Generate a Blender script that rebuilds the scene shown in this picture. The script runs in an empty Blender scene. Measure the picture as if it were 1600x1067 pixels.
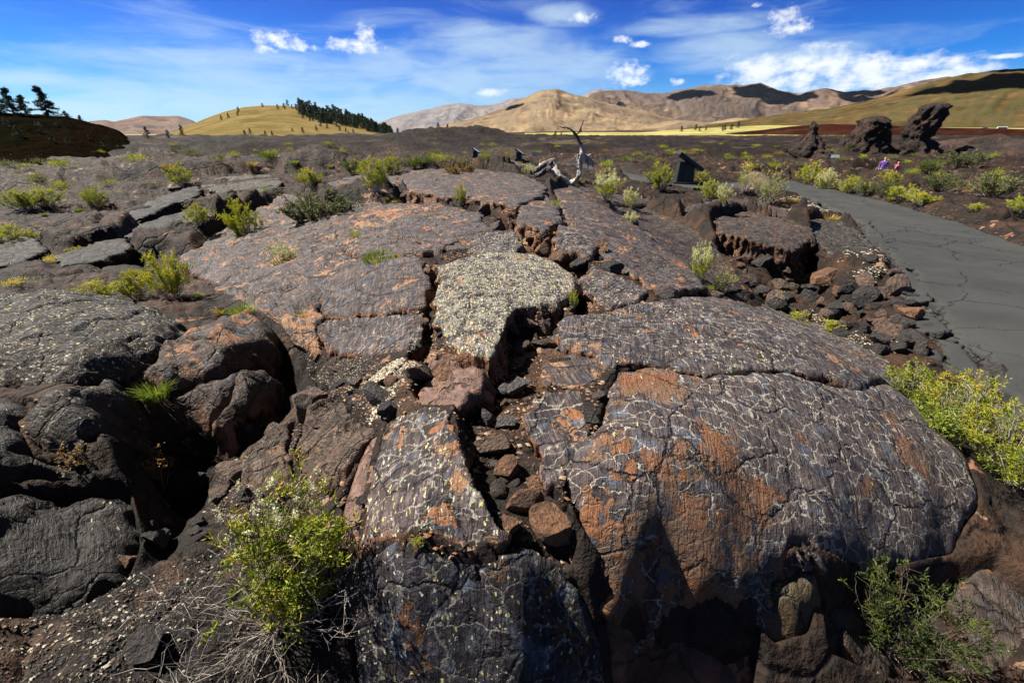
import bpy, math, random
import numpy as np
from mathutils import Vector, Matrix, Euler
scene = bpy.context.scene
col = scene.collection
# ------------------------------------------------------------ camera
CAMZ = 2.1
F = 711.0                      # focal length in photo pixels (16 mm on a 36 mm frame, 1600 px wide)
HOR = 210.0
PITCH = math.atan((533.5-HOR)/F)
cam_d = bpy.data.cameras.new('camera'); cam = bpy.data.objects.new('camera', cam_d); col.objects.link(cam)
cam_d.lens = 16.0; cam_d.sensor_width = 36.0; cam_d.clip_start = 0.05; cam_d.clip_end = 60000
cam.location = (0, 0, CAMZ); cam.rotation_euler = (math.radians(90)-PITCH, 0, 0)
scene.camera = cam
scene.render.resolution_x = 1024; scene.render.resolution_y = 682
scene.view_settings.view_transform = 'Standard'; scene.view_settings.look = 'None'
scene.view_settings.exposure = 1.38; scene.view_settings.gamma = 1.0
CP, SP = math.cos(PITCH), math.sin(PITCH)
def raydir(px, py):
    u = px-800.0; v = 533.5-py
    return np.array([u, F*CP+v*SP, -F*SP+v*CP])
def azel(px, py):
    d = raydir(px, py)
    return math.atan2(d[0], d[1]), math.atan2(d[2], math.hypot(d[0], d[1]))
# ------------------------------------------------------------ node helper
class NT:
    def __init__(s, tree): s.t = tree; s.n = tree.nodes; s.l = tree.links
    def node(s, typ, props={}, **inp):
        nd = s.n.new(typ)
        for k, v in props.items(): setattr(nd, k, v)
        for k, v in inp.items():
            key = int(k[1:]) if k[0] == '_' and k[1:].isdigit() else k.replace('_', ' ')
            s.set(nd.inputs[key], v)
        return nd
    def set(s, sock, v):
        if isinstance(v, bpy.types.NodeSocket): s.l.new(v, sock)
        elif isinstance(v, bpy.types.Node): s.l.new(v.outputs[0], sock)
        else:
            if hasattr(sock.default_value, '__len__') and not isinstance(v, str):
                v = tuple(v)
                if len(sock.default_value) == 4 and len(v) == 3: v = v+(1,)
            elif isinstance(v, int) and not isinstance(v, bool): v = float(v)
            sock.default_value = v
    def m(s, op, a, b=0.0, c=0.0, clamp=False):
        nd = s.node('ShaderNodeMath', {'operation': op, 'use_clamp': clamp}, _0=a, _1=b)
        if op in ('MULTIPLY_ADD', 'SMOOTH_MIN', 'SMOOTH_MAX', 'COMPARE'): s.set(nd.inputs[2], c)
        return nd.outputs[0]
    def add(s, a, b): return s.m('ADD', a, b)
    def sub(s, a, b): return s.m('SUBTRACT', a, b)
    def mul(s, a, b): return s.m('MULTIPLY', a, b)
    def step(s, v, lo, hi, a=0.0, b=1.0, smooth=True):
        nd = s.node('ShaderNodeMapRange', {'interpolation_type': 'SMOOTHSTEP' if smooth else 'LINEAR', 'clamp': True})
        for i, x in enumerate((v, lo, hi, a, b)): s.set(nd.inputs[i], x)
        return nd.outputs[0]
    def mix(s, f, a, b):
        nd = s.n.new('ShaderNodeMix'); nd.data_type = 'RGBA'
        s.set(nd.inputs[0], f); s.set(nd.inputs[6], a); s.set(nd.inputs[7], b)
        return nd.outputs[2]
    def vec(s, op, a, b=(0, 0, 0)):
        nd = s.node('ShaderNodeVectorMath', {'operation': op}, _0=a, _1=b)
        return nd.outputs[0]
    def scale(s, a, k):
        if isinstance(k, (tuple, list)): return s.vec('MULTIPLY', a, k)
        return s.vec('MULTIPLY', a, (k, k, k))
    def noise(s, v, scale=1.0, detail=4.0, rough=0.55, out=0, dist=0.0):
        nd = s.node('ShaderNodeTexNoise', {}, Vector=v, Scale=scale, Detail=detail, Roughness=rough, Distortion=dist)
        return nd.outputs[out]
    def voro(s, v, scale=1.0, feature='F1', out='Distance', rnd=1.0, metric=None):
        nd = s.node('ShaderNodeTexVoronoi', {'feature': feature}, Vector=v, Scale=scale, Randomness=rnd)
        if metric: nd.distance = metric
        return nd.outputs[out]
    def sep(s, c): nd = s.node('ShaderNodeSeparateXYZ', {}, _0=c); return nd.outputs
    def attr(s, name, out='Fac'): return s.node('ShaderNodeAttribute', {'attribute_name': name}).outputs[out]
    def bump(s, h, dist, strength=1.0, normal=None):
        nd = s.node('ShaderNodeBump', {}, Strength=strength, Distance=dist, Height=h)
        if normal is not None: s.set(nd.inputs['Normal'], normal)
        return nd.outputs[0]
def newmat(name):
    m = bpy.data.materials.new(name); m.use_nodes = True
    m.node_tree.nodes.clear(); nt = NT(m.node_tree)
    bs = nt.n.new('ShaderNodeBsdfPrincipled'); out = nt.n.new('ShaderNodeOutputMaterial')
    nt.l.new(bs.outputs[0], out.inputs[0]); return m, nt, bs
# ------------------------------------------------------------ sun and sky
SUN = Vector((-0.60, 0.19, 0.76)).normalized()
sl = bpy.data.lights.new('sun', 'SUN'); sl.energy = 5.0; sl.angle = math.radians(0.5); sl.color = (1.0, 0.93, 0.82)
so = bpy.data.objects.new('sun', sl); col.objects.link(so); so.rotation_euler = SUN.to_track_quat('Z', 'Y').to_euler()
so.location = (-30, 8, 40)
world = bpy.data.worlds.new('World'); scene.world = world; world.use_nodes = True
wt = NT(world.node_tree); wt.n.clear()
sky = wt.node('ShaderNodeTexSky', {'sky_type': 'NISHITA', 'sun_disc': False})
sky.sun_elevation = math.asin(SUN.z); sky.sun_rotation = math.atan2(SUN.x, SUN.y); sky.altitude = 1800
sky.air_density = 1.0; sky.dust_density = 0.2; sky.ozone_density = 3.0
gen = wt.node('ShaderNodeTexCoord').outputs['Generated']
sx, sy, sz = wt.sep(gen)
AZ = wt.m('ARCTAN2', sx, sy); EL = wt.m('ARCSINE', sz)
tint = wt.n.new('ShaderNodeValToRGB'); wt.set(tint.inputs[0], wt.step(EL, 0.0, 0.6, smooth=False))
cr = tint.color_ramp; cr.elements[0].position = 0; cr.elements[0].color = (0.55, 0.95, 1.30, 1)
cr.elements[1].position = 1.0; cr.elements[1].color = (0.10, 0.14, 0.26, 1)
for p_, c_ in ((0.08, (0.06, 0.80, 1.45, 1)), (0.18, (0.0, 0.62, 1.50, 1)), (0.34, (0.0, 0.34, 1.22, 1)), (0.55, (0.10, 0.17, 0.36, 1))):
    e = cr.elements.new(p_); e.color = c_
SKYK = 0.1
base = wt.node('ShaderNodeMix', {'data_type': 'RGBA', 'blend_type': 'MULTIPLY'}); base.inputs[0].default_value = 1
wt.set(base.inputs[6], sky.outputs[0]); wt.set(base.inputs[7], tint.outputs[0])
skyc = base.outputs[2]
P2 = wt.node('ShaderNodeCombineXYZ', {}, X=AZ, Y=EL, Z=0.0).outputs[0]
n_str = wt.noise(wt.scale(P2, (3.2, 22, 1)), 1.0, 6, 0.62, dist=0.6)      # streaky cirrus
n_puf = wt.noise(wt.scale(P2, (60, 85, 1)), 1.0, 7, 0.62)
n_bank = wt.noise(wt.scale(P2, (26, 44, 1)), 1.0, 7, 0.62)                  # puffy edges
n_fine = wt.noise(wt.scale(P2, (9, 30, 1)), 1.0, 5, 0.6, dist=1.0)
def blobs(lst, nz, amp, lo, hi):
    acc = None
    for px, py, rx, ry in lst:
        a0, e0 = azel(px, py); a1, _ = azel(px+rx, py); _, e1 = azel(px, py-ry)
        ra, re = abs(a1-a0), abs(e1-e0)
        d = wt.add(wt.m('POWER', wt.m('ABSOLUTE', wt.mul(wt.sub(AZ, a0), 1/ra)), 2), wt.m('POWER', wt.m('ABSOLUTE', wt.mul(wt.sub(EL, e0), 1/re)), 2))
        v = wt.sub(1.0, d)
        acc = v if acc is None else wt.m('MAXIMUM', acc, v)
    acc = wt.m('MAXIMUM', acc, -3.0)
    return wt.step(wt.add(acc, wt.mul(wt.sub(nz, 0.5), amp)), lo, hi)
cirrus = blobs([(420, 130, 260, 55), (600, 110, 70, 35), (330, 150, 220, 40), (620, 170, 240, 45), (770, 68, 130, 36), (740, 130, 160, 60), (860, 110, 150, 50),
                (1120, 85, 120, 30), (1080, 40, 120, 16), (880, 25, 60, 20), (150, 175, 160, 22), (60, 130, 110, 18), (1250, 90, 120, 20), (300, 95, 180, 22)],
               wt.add(wt.mul(n_str, 0.6), wt.mul(n_fine, 0.4)), 5.0, -0.8, 1.5)
wisps = wt.mul(wt.step(n_str, 0.46, 0.75), 0.40)
soft = wt.m('MAXIMUM', wt.mul(cirrus, 0.70), wisps)
hz = wt.step(EL, 0.0, 0.12, 0.36, 0.0)
soft = wt.m('MAXIMUM', soft, hz)
cum = blobs([(440, 66, 40, 14), (415, 78, 20, 10), (470, 74, 26, 8), (570, 55, 14, 22), (560, 72, 50, 13), (525, 68, 22, 10), (978, 112, 28, 14), (985, 125, 32, 14), (910, 28, 22, 10),
             (1226, 26, 26, 18), (1236, 44, 42, 15), (430, 62, 44, 17), (572, 58, 18, 26), (982, 116, 36, 20), (975, 62, 18, 7), (1000, 70, 20, 6), (1183, 8, 10, 5), (1058, 128, 12, 7)], n_puf, 4.2, -0.2, 1.7)
bank = blobs([(1185, 112, 56, 28), (1250, 106, 85, 30), (1340, 114, 110, 32), (1440, 114, 100, 28), (1230, 128, 100, 18), (1380, 128, 150, 20), (1460, 96, 60, 8), (1568, 89, 26, 4), (770, 145, 22, 6), (1500, 112, 60, 14)],
             wt.add(wt.mul(n_bank, 0.75), wt.mul(n_str, 0.25)), 7.5, -0.6, 1.7)
shade = wt.step(wt.noise(wt.vec('ADD', wt.scale(P2, (16, 30, 1)), (3.3, 1.7, 0)), 1.0, 4, 0.5), 0.42, 0.62, 0.80, 1.0)
wc = wt.mix(soft, skyc, (6.6, 8.8, 10.6))
wc = wt.mix(wt.mul(bank, 0.97), wc, wt.vec('MULTIPLY', wt.mix(shade, (6.4, 8.4, 11.0), (12.4, 12.8, 13.0)), (1, 1, 1)))
wc = wt.mix(wt.mul(cum, 0.92), wc, wt.mix(shade, (6.6, 8.0, 9.6), (12.4, 12.8, 13.0)))
below = wt.step(EL, -0.02, 0.0)
wc = wt.mix(below, (0.6, 0.55, 0.5), wc)
bg = wt.node('ShaderNodeBackground', {}, Color=wc, Strength=SKYK*0.35)
wo = wt.n.new('ShaderNodeOutputWorld'); wt.l.new(bg.outputs[0], wo.inputs[0])
scene.cycles.max_bounces = 5; scene.cycles.volume_bounces = 0
HAZE = 0.8e-5
# ------------------------------------------------------------ numeric noise
def _h(ix, iy, iz, seed):
    h = (ix.astype(np.int64)*374761393 + iy.astype(np.int64)*668265263 + iz.astype(np.int64)*2147483647 + seed*974634777) & 0xffffffff
    h = ((h ^ (h >> 13))*1274126177) & 0xffffffff
    h = ((h ^ (h >> 16))*2246822519) & 0xffffffff
    return (h ^ (h >> 15)) & 0xffffff
def vn(x, y, z=None, seed=0):
    x = np.asarray(x, float); y = np.asarray(y, float); z = np.zeros_like(x) if z is None else np.asarray(z, float)
    x0, y0, z0 = np.floor(x), np.floor(y), np.floor(z)
    fx, fy, fz = x-x0, y-y0, z-z0
    fx = fx*fx*fx*(fx*(fx*6-15)+10); fy = fy*fy*fy*(fy*(fy*6-15)+10); fz = fz*fz*fz*(fz*(fz*6-15)+10)
    x0 = x0.astype(np.int64); y0 = y0.astype(np.int64); z0 = z0.astype(np.int64)
    r = 0
    for dz in (0, 1):
        wz = fz if dz else 1-fz
        if dz and not np.any(fz): continue
        for dy in (0, 1):
            wy = fy if dy else 1-fy
            for dx in (0, 1):
                wx = fx if dx else 1-fx
                r = r + _h(x0+dx, y0+dy, z0+dz, seed)/16777215.0*wx*wy*wz
    return r*2-1
def fbm(x, y, z=None, seed=0, o=4, g=0.5):
    a = 1.0; s = 0; n = 0
    for i in range(o):
        k = 2.03**i
        s = s + a*vn(x*k+i*7.1, y*k-i*3.3, None if z is None else z*k, seed+i); n += a; a *= g
    return s/n
def worley(x, y, seed=0, jit=0.9):
    """distance to nearest, second nearest, cell vector, cell random"""
    x0 = np.floor(x).astype(np.int64); y0 = np.floor(y).astype(np.int64)
    d1 = np.full(x.shape, 9.0); d2 = np.full(x.shape, 9.0)
    vx = np.zeros(x.shape); vy = np.zeros(x.shape); rr = np.zeros(x.shape); r2 = np.zeros(x.shape)
    for dy in (-1, 0, 1):
        for dx in (-1, 0, 1):
            cx, cy = x0+dx, y0+dy; zz = np.zeros_like(cx)
            px = cx+0.5+jit*(_h(cx, cy, zz, seed)/16777215.0-0.5); py = cy+0.5+jit*(_h(cx, cy, zz, seed+11)/16777215.0-0.5)
            ra = _h(cx, cy, zz, seed+23)/16777215.0; rb = _h(cx, cy, zz, seed+31)/16777215.0
            ex, ey = x-px, y-py; d = np.hypot(ex, ey)
            m1 = d < d1
            d2 = np.where(m1, d1, np.minimum(d2, d))
            vx = np.where(m1, ex, vx); vy = np.where(m1, ey, vy); rr = np.where(m1, ra, rr); r2 = np.where(m1, rb, r2)
            d1 = np.where(m1, d, d1)
    return d1, d2, vx, vy, rr, r2
def sstep(v, a, b):
    t = np.clip((v-a)/(b-a), 0, 1); return t*t*(3-2*t)
# ------------------------------------------------------------ smooth land surface through measured spots
CTRL = [(740,1067,.05),(640,1067,.0),(880,1067,.02),(800,870,.55),(650,860,.52),(700,700,.68),(650,700,.62),(760,640,.72),(850,560,.78),(800,450,.85),(850,420,.85),(720,410,.85),(700,340,.9),(750,300,.95),(720,270,.97),
 (620,290,.85),(560,330,.75),(600,400,.8),(540,830,.28),(560,720,.40),(600,620,.55),(650,550,.65),(560,560,.42),(500,560,.2),(480,620,.15),(440,570,.2),(560,470,.62),(450,440,.55),(350,420,.35),(300,450,.2),(250,440,.1),
 (480,350,.6),(400,340,.45),(300,360,.2),(450,900,.0),(330,850,-.05),(250,780,-.3),(300,730,-.2),(400,700,.0),(150,1000,0.),(420,640,.05),(470,740,.02),
 (100,480,.55),(0,520,.6),(200,560,.5),(280,510,.4),(0,600,.5),(150,620,.45),(200,680,.28),(100,750,.2),(0,800,.3),(30,950,.05),(330,530,.42),(400,530,.36),(340,600,.3),(400,620,.18),(-300,600,.7),(-300,900,.5),
 (100,440,.0),(50,400,0),(0,350,0),(150,380,.05),(200,320,.1),(380,285,.4),(100,300,0),(-200,400,0),
 (1000,500,.75),(1100,480,.7),(1200,500,.6),(1300,540,.45),(1400,610,.3),(1500,700,.1),(1050,620,.78),(1200,620,.68),(1350,700,.4),(1450,780,.15),(1000,750,.7),(1100,800,.55),(1250,780,.45),(1000,900,.38),(1100,910,.30),(1200,900,.24),(1250,860,.32),(1350,870,.14),(1300,800,.38),
 (1480,860,-.1),(1000,1000,.05),(1200,1030,-.05),(1400,980,-.1),(1550,900,-.1),(850,700,.68),(920,640,.76),
 (950,340,.85),(1000,400,.7),(1060,440,.6),(900,300,.85),(1020,345,.35),(1100,340,.2),(1100,420,.25),(1130,450,.25),(1160,470,.1),(1250,440,-.15),(1300,490,-.2),(1350,540,-.1),(1420,580,-.05),(1450,640,-.1),(1560,700,-.1),(1640,820,-.1),
 (1200,380,.2),(1300,350,.1),(1350,420,.0),(1400,400,0),(1600,400,0),(1600,640,0),(1500,500,0),(1800,500,0),(1070,292,0),(1200,300,.05),(1000,280,.1),(900,285,.35),(900,262,.1),(800,255,.3),(1400,300,0),(1600,300,0),
 (600,250,.1),(500,260,.1),(400,250,0),(200,250,0),(0,250,0),(800,240,0),(1200,250,0),(1500,260,0),(800,228,0),(300,232,0),(1300,232,0)]
_c = []
for px, py, z in CTRL:
    d = raydir(px, py); t = (z-CAMZ)/d[2]; _c.append((d[0]*t, d[1]*t, z))
for a in (-178, -140, -105, 105, 140, 178):
    for r in (1.0, 4.0, 20.0, 60.0): _c.append((r*math.sin(math.radians(a)), r*math.cos(math.radians(a)), 0.1 if r < 3 else 0))
_c = np.array(_c)
def _q(x, y):
    r = np.hypot(x, y)+0.25
    return np.stack([np.arctan2(x, y)*1.3, np.log(r)], -1)
_Q = _q(_c[:, 0], _c[:, 1])
def _phi(d2): return d2*np.log(d2+1e-9)*0.5
_n = len(_c)
_A = np.zeros((_n+3, _n+3)); _D = ((_Q[:, None]-_Q[None])**2).sum(-1)
_A[:_n, :_n] = _phi(_D)+np.eye(_n)*0.0006; _A[:_n, _n] = 1; _A[:_n, _n+1:] = _Q; _A[_n, :_n] = 1; _A[_n+1:, :_n] = _Q.T
_W = np.linalg.solve(_A, np.concatenate([_c[:, 2], np.zeros(3)]))
def surf(x, y):
    x = np.asarray(x, float); y = np.asarray(y, float); shp = x.shape; x = x.ravel(); y = y.ravel()
    out = np.zeros(len(x))
    for i in range(0, len(x), 60000):
        q = _q(x[i:i+60000], y[i:i+60000])
        d = q[:, 0][:, None]-_Q[:, 0][None]; e = q[:, 1][:, None]-_Q[:, 1][None]
        out[i:i+60000] = _phi(d*d+e*e)@_W[:_n]+_W[_n]+q@_W[_n+1:]
    r = np.hypot(x, y); k = sstep(r, 40, 70)
    return (out*(1-k)).reshape(shp)
def hit(px, py, dz=0.0, fn=None):
    """point of the land surface seen at a spot of the photograph"""
    d = raydir(px, py); d = d/np.hypot(d[0], d[1])
    t = np.exp(np.linspace(math.log(0.5), math.log(75), 700))
    z = CAMZ+d[2]*t; h = (fn or surf)(d[0]*t, d[1]*t)+dz
    w = np.nonzero(z < h)[0]
    if len(w) == 0: i = len(t)-1; return np.array([d[0]*t[i], d[1]*t[i], h[i]])
    i = w[0]
    if i == 0: tt = t[0]
    else:
        a = z[i-1]-h[i-1]; b = z[i]-h[i]; tt = t[i-1]+(t[i]-t[i-1])*a/(a-b)
    return np.array([d[0]*tt, d[1]*tt, CAMZ+d[2]*tt])
def polysd(x, y, P):
    """signed distance to polygon, positive inside"""
    shp = x.shape; x = x.ravel(); y = y.ravel(); P = np.asarray(P)
    out = np.full(len(x), 1e9); ins = np.zeros(len(x), bool)
    for i in range(len(P)):
        a = P[i]; b = P[(i+1) % len(P)]; e = b-a; L = e@e+1e-12
        t = np.clip(((x-a[0])*e[0]+(y-a[1])*e[1])/L, 0, 1)
        out = np.minimum(out, np.hypot(x-a[0]-t*e[0], y-a[1]-t*e[1]))
        c = (a[1] > y) != (b[1] > y)
        with np.errstate(divide='ignore', invalid='ignore'):
            xi = (b[0]-a[0])*(y-a[1])/(b[1]-a[1]+1e-15)+a[0]
        ins ^= c & (x < xi)
    return np.where(ins, out, -out).reshape(shp)
# ------------------------------------------------------------ objects
def tag(o, label=None, cat=None, group=None, kind=None):
    if label: o['label'] = label
    if cat: o['category'] = cat
    if group: o['group'] = group
    if kind: o['kind'] = kind
    return o
def mesh_np(name, V, faces4=None, faces3=None, mats=(), smooth=True, attrs={}, parent=None, fmat=None):
    me = bpy.data.meshes.new(name)
    V = np.asarray(V, np.float32); n = len(V)
    me.vertices.add(n); me.vertices.foreach_set('co', V.ravel())
    f4 = np.zeros((0, 4), np.int32) if faces4 is None else np.asarray(faces4, np.int32).reshape(-1, 4)
    f3 = np.zeros((0, 3), np.int32) if faces3 is None else np.asarray(faces3, np.int32).reshape(-1, 3)
    idx = np.concatenate([f4.ravel(), f3.ravel()])
    tot = np.concatenate([np.full(len(f4), 4), np.full(len(f3), 3)]).astype(np.int32)
    st = np.concatenate([[0], np.cumsum(tot)[:-1]]).astype(np.int32) if len(tot) else np.zeros(0, np.int32)
    me.loops.add(len(idx)); me.loops.foreach_set('vertex_index', idx)
    me.polygons.add(len(tot)); me.polygons.foreach_set('loop_start', st); me.polygons.foreach_set('loop_total', tot)
    me.polygons.foreach_set('use_smooth', np.full(len(tot), bool(smooth)))
    if fmat is not None: me.polygons.foreach_set('material_index', np.asarray(fmat, np.int32))
    for m in mats: me.materials.append(m)
    for k, a in attrs.items():
        a = np.asarray(a, np.float32)
        if a.ndim == 2: at = me.attributes.new(k, 'FLOAT_VECTOR', 'POINT'); at.data.foreach_set('vector', a.ravel())
        else: at = me.attributes.new(k, 'FLOAT', 'POINT'); at.data.foreach_set('value', a)
    me.update(calc_edges=True); me.validate()
    o = bpy.data.objects.new(name, me); col.objects.link(o)
    if parent: o.parent = parent
    return o
def empty(name, loc, rz=0.0):
    o = bpy.data.objects.new(name, None); col.objects.link(o); o.location = loc; o.rotation_euler = (0, 0, rz)
    o.empty_display_size = 0.1; return o
def copy_tree(src, loc, rz=0.0, sc=1.0):
    c = src.copy(); col.objects.link(c); c.location = loc; c.rotation_euler = (0, 0, rz); c.scale = (sc, sc, sc) if not hasattr(sc, '__len__') else sc
    for ch in list(src.children):
        k = ch.copy(); col.objects.link(k); k.parent = c
    return c
# ------------------------------------------------------------ rock materials
def rock_mat(name, dark, mid, side, chipA, chipB, chip=0.5, seams=1.0, lich=0.0, rough=0.62, striae=1.0, blue=1.0, bumpk=1.0, use_attr=True, cell=1.0, sd=.42):
    m, nt, bs = newmat(name)
    if use_attr:
        P = nt.attr('flow', 'Vector'); aT = nt.attr('tan'); aL = nt.attr('lich')
    else:
        P = nt.node('ShaderNodeTexCoord').outputs['Object']; aT = 0.0; aL = 0.0
    nrm = nt.node('ShaderNodeNewGeometry').outputs['Normal']
    up = nt.sep(nrm)[2]
    warp = nt.scale(nt.vec('SUBTRACT', nt.noise(P, 5.0, 3, 0.6, out=1), (0.5, 0.5, 0.5)), 0.13)
    fine = nt.scale(nt.vec('SUBTRACT', nt.noise(P, 34.0, 3, 0.6, out=1), (0.5, 0.5, 0.5)), 0.035)
    Pw = nt.vec('ADD', nt.vec('ADD', P, warp), fine)
    Pm = nt.vec('ADD', P, nt.scale(warp, 0.35))
    st1 = nt.noise(nt.scale(Pm, (46, 4.2, 9)), 1.0, 5, 0.66)
    st2 = nt.noise(nt.scale(Pm, (150, 22, 40)), 1.0, 3, 0.6)
    fineN = nt.noise(P, 95.0, 5, 0.7)
    big = nt.noise(P, 1.6, 5, 0.6)
    medn = nt.noise(Pw, 9.0, 5, 0.62)
    # crust flaked off in angular plates
    Pc = nt.scale(Pw, (7.0*cell, 5.0*cell, 6.0*cell))
    cellr = nt.sep(nt.voro(Pc, 1.0, out='Color'))[0]
    cell2 = nt.sep(nt.voro(nt.scale(Pw, (23*cell, 15*cell, 18*cell)), 1.0, out='Color'))[1]
    cv = nt.add(nt.add(nt.mul(cellr, 0.26), nt.mul(cell2, 0.24)), nt.add(nt.mul(nt.noise(Pw, 2.6, 5, 0.65), 0.9), nt.mul(nt.noise(Pw, 14, 3, 0.6), 0.22)))
    cv = nt.add(cv, nt.sub(nt.mul(aT, 0.55), 0.0))
    th = 1.13-chip*0.28
    chipm = nt.step(cv, th, th+0.018)
    chiprim = nt.sub(nt.step(cv, th-0.035, th), chipm)
    # mineral filled seams
    dv = nt.voro(nt.scale(Pw, (6.5*cell, 11.0*cell, 8.0*cell)), 1.0, 'DISTANCE_TO_EDGE')
    dv2 = nt.voro(nt.scale(Pw, (2.1, 2.6, 2.0)), 1.0, 'DISTANCE_TO_EDGE')
    seammask = nt.step(nt.noise(P, 6.5, 5, 0.7), 0.36 if seams > 1 else 0.40, 0.48 if seams > 1 else 0.54)
    seam = nt.mul(nt.step(dv, 0.010, 0.050, 1.0, 0.0), seammask)
    crack = nt.step(dv2, 0.0, 0.014, 1.0, 0.0)
    # colours
    cbase = nt.mix(nt.step(medn, 0.32, 0.68), dark, mid)
    upk = nt.step(up, sd-.17, sd+.18)
    cbase = nt.mix(nt.mul(nt.mul(nt.step(st1, 0.52, 0.44), upk), 0.75*striae), cbase, tuple(c*0.35 for c in dark))
    cbase = nt.mix(nt.mul(nt.step(big, 0.5, 0.7), 0.35), cbase, tuple(0.6*c+0.4*s for c, s in zip(mid, side)))
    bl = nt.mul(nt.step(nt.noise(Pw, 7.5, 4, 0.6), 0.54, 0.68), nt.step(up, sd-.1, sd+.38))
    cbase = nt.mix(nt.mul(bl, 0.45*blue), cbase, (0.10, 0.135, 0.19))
    cbase = nt.mix(nt.mul(nt.mul(seam, upk), 0.80*seams), cbase, (0.34, 0.31, 0.26))
    chipc = nt.mix(nt.step(nt.noise(Pw, 6.0, 4, 0.65), 0.38, 0.62), chipA, chipB)
    chipc = nt.mix(nt.step(fineN, 0.35, 0.75), nt.vec('MULTIPLY', chipc, (0.6, 0.58, 0.56)), chipc)
    cc = nt.mix(nt.mul(chipm, 0.92), cbase, chipc)
    cc = nt.mix(nt.mul(chiprim, 0.4), cc, (0.02, 0.016, 0.015))
    # broken sides
    sidec = nt.mix(nt.step(nt.noise(Pw, 5.0, 5, 0.65), 0.35, 0.65), side, tuple(c*0.38 for c in side))
    sidec = nt.mix(nt.step(nt.noise(P, 2.2, 4, 0.6), 0.52, 0.66), sidec, tuple(c*0.6 for c in chipB))
    cc = nt.mix(nt.step(up, sd, sd+.2, 1.0, 0.0), cc, sidec)
    # lichen flecks
    fd = nt.scale(nt.vec('ADD', P, fine), (78, 26, 45))
    fdist = nt.voro(fd, 1.0); fcol = nt.sep(nt.voro(fd, 1.0, out='Color'))
    ldens = nt.add(nt.mul(aL, 1.0), lich)
    lsz = nt.add(.12, nt.mul(fcol[1], .38))
    lm = nt.mul(nt.step(nt.sub(fdist, lsz), -.04, .06, 1.0, 0.0), nt.step(nt.sub(nt.add(nt.mul(ldens, 0.95), nt.mul(nt.sub(nt.noise(P, 3.2, 4, 0.7), 0.55), 0.9)), fcol[0]), -0.03, 0.03))
    lm = nt.mul(lm, nt.step(up, min(.1, sd), sd+.1))
    lcol = nt.mix(nt.step(fcol[2], 0.35, 0.6), (0.46, 0.45, 0.36), (0.50, 0.45, 0.20))
    lg = nt.mul(nt.step(nt.add(nt.mul(aL, 0.36), nt.noise(Pw, 9, 5, 0.7)), 0.76, 0.86), nt.mul(nt.step(aL, 0.5, 0.8), nt.mul(nt.step(up, .35, .7), nt.step(nt.noise(nt.scale(Pw, (60, 26, 40)), 1.0, 4, .7), .44, .54))))
    cc = nt.mix(nt.mul(lg, 0.70), cc, (0.33, 0.31, 0.235))
    cc = nt.mix(lm, cc, lcol)
    cc = nt.mix(nt.mul(nt.step(dv2, 0.0, 0.01, 1.0, 0.0), 0.7), cc, (0.008, 0.007, 0.007))
    nt.set(bs.inputs['Base Color'], cc)
    nt.set(bs.inputs['Roughness'], nt.step(medn, 0.3, 0.7, rough-0.10, rough+0.18))
    bs.inputs['Specular IOR Level'].default_value = 0.3
    h = nt.mul(upk, nt.add(nt.mul(nt.step(st1, 0.38, 0.60), 0.010*striae), nt.mul(st2, 0.004*striae)))
    h = nt.add(h, nt.mul(fineN, 0.0045))
    h = nt.add(h, nt.mul(nt.noise(P, 26, 4, 0.6), 0.013))
    h = nt.sub(h, nt.mul(chipm, 0.024))
    h = nt.sub(h, nt.mul(nt.step(dv, 0.0, 0.06, 1.0, 0.0), 0.004))
    h = nt.sub(h, nt.mul(nt.step(dv2, 0.0, 0.03, 1.0, 0.0), 0.02))
    h = nt.add(h, nt.mul(nt.voro(nt.scale(Pw, 16.0), 1.0), 0.008))
    h = nt.add(h, nt.mul(medn, 0.03))
    h = nt.add(h, nt.mul(lm, 0.003))
    nt.set(bs.inputs['Normal'], nt.bump(h, 1.0*bumpk, 1.0))
    return m
M = {}
M['crust'] = rock_mat('lava_crust', (0.032, 0.025, 0.026), (0.120, 0.092, 0.092), (0.17, 0.08, 0.042), (0.33, 0.135, 0.055), (0.34, 0.205, 0.12), chip=0.42)
M['dome'] = rock_mat('domed_crust', (0.032, 0.025, 0.026), (0.115, 0.088, 0.088), (0.13, 0.070, 0.036), (0.26, 0.108, 0.045), (0.21, 0.130, 0.080), chip=0.30, sd=.05, blue=1.25, cell=1.2, bumpk=1.35, striae=.55, seams=1.25)
M['nosecrust'] = rock_mat('dark_stained_crust', (0.016, 0.014, 0.018), (0.050, 0.044, 0.055), (0.09, 0.042, 0.018), (0.14, 0.060, 0.022), (0.12, 0.055, 0.022), chip=0.34, seams=0.6, blue=1.2, sd=-.35)
M['shadelobe'] = rock_mat('shade_dark_lobe', (0.008, 0.007, 0.007), (0.028, 0.023, 0.021), (0.022, 0.015, 0.012), (0.07, 0.03, 0.015), (0.06, 0.035, 0.02), chip=0.25, seams=0.05, striae=0.5, blue=0.2)  # darker copy of the lobe rock, edge vignette put into its colour
M['crustchip'] = rock_mat('flaked_lava_crust', (0.033, 0.026, 0.026), (0.115, 0.088, 0.085), (0.18, 0.085, 0.042), (0.36, 0.15, 0.07), (0.40, 0.25, 0.145), chip=0.54, seams=0.35, striae=0.8)
M['lobe'] = rock_mat('pahoehoe_lobe', (0.014, 0.011, 0.010), (0.056, 0.045, 0.036), (0.045, 0.028, 0.02), (0.16, 0.075, 0.035), (0.14, 0.085, 0.05), bumpk=1.5, chip=0.3, seams=0.6, striae=0.7, blue=0.5)
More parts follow.
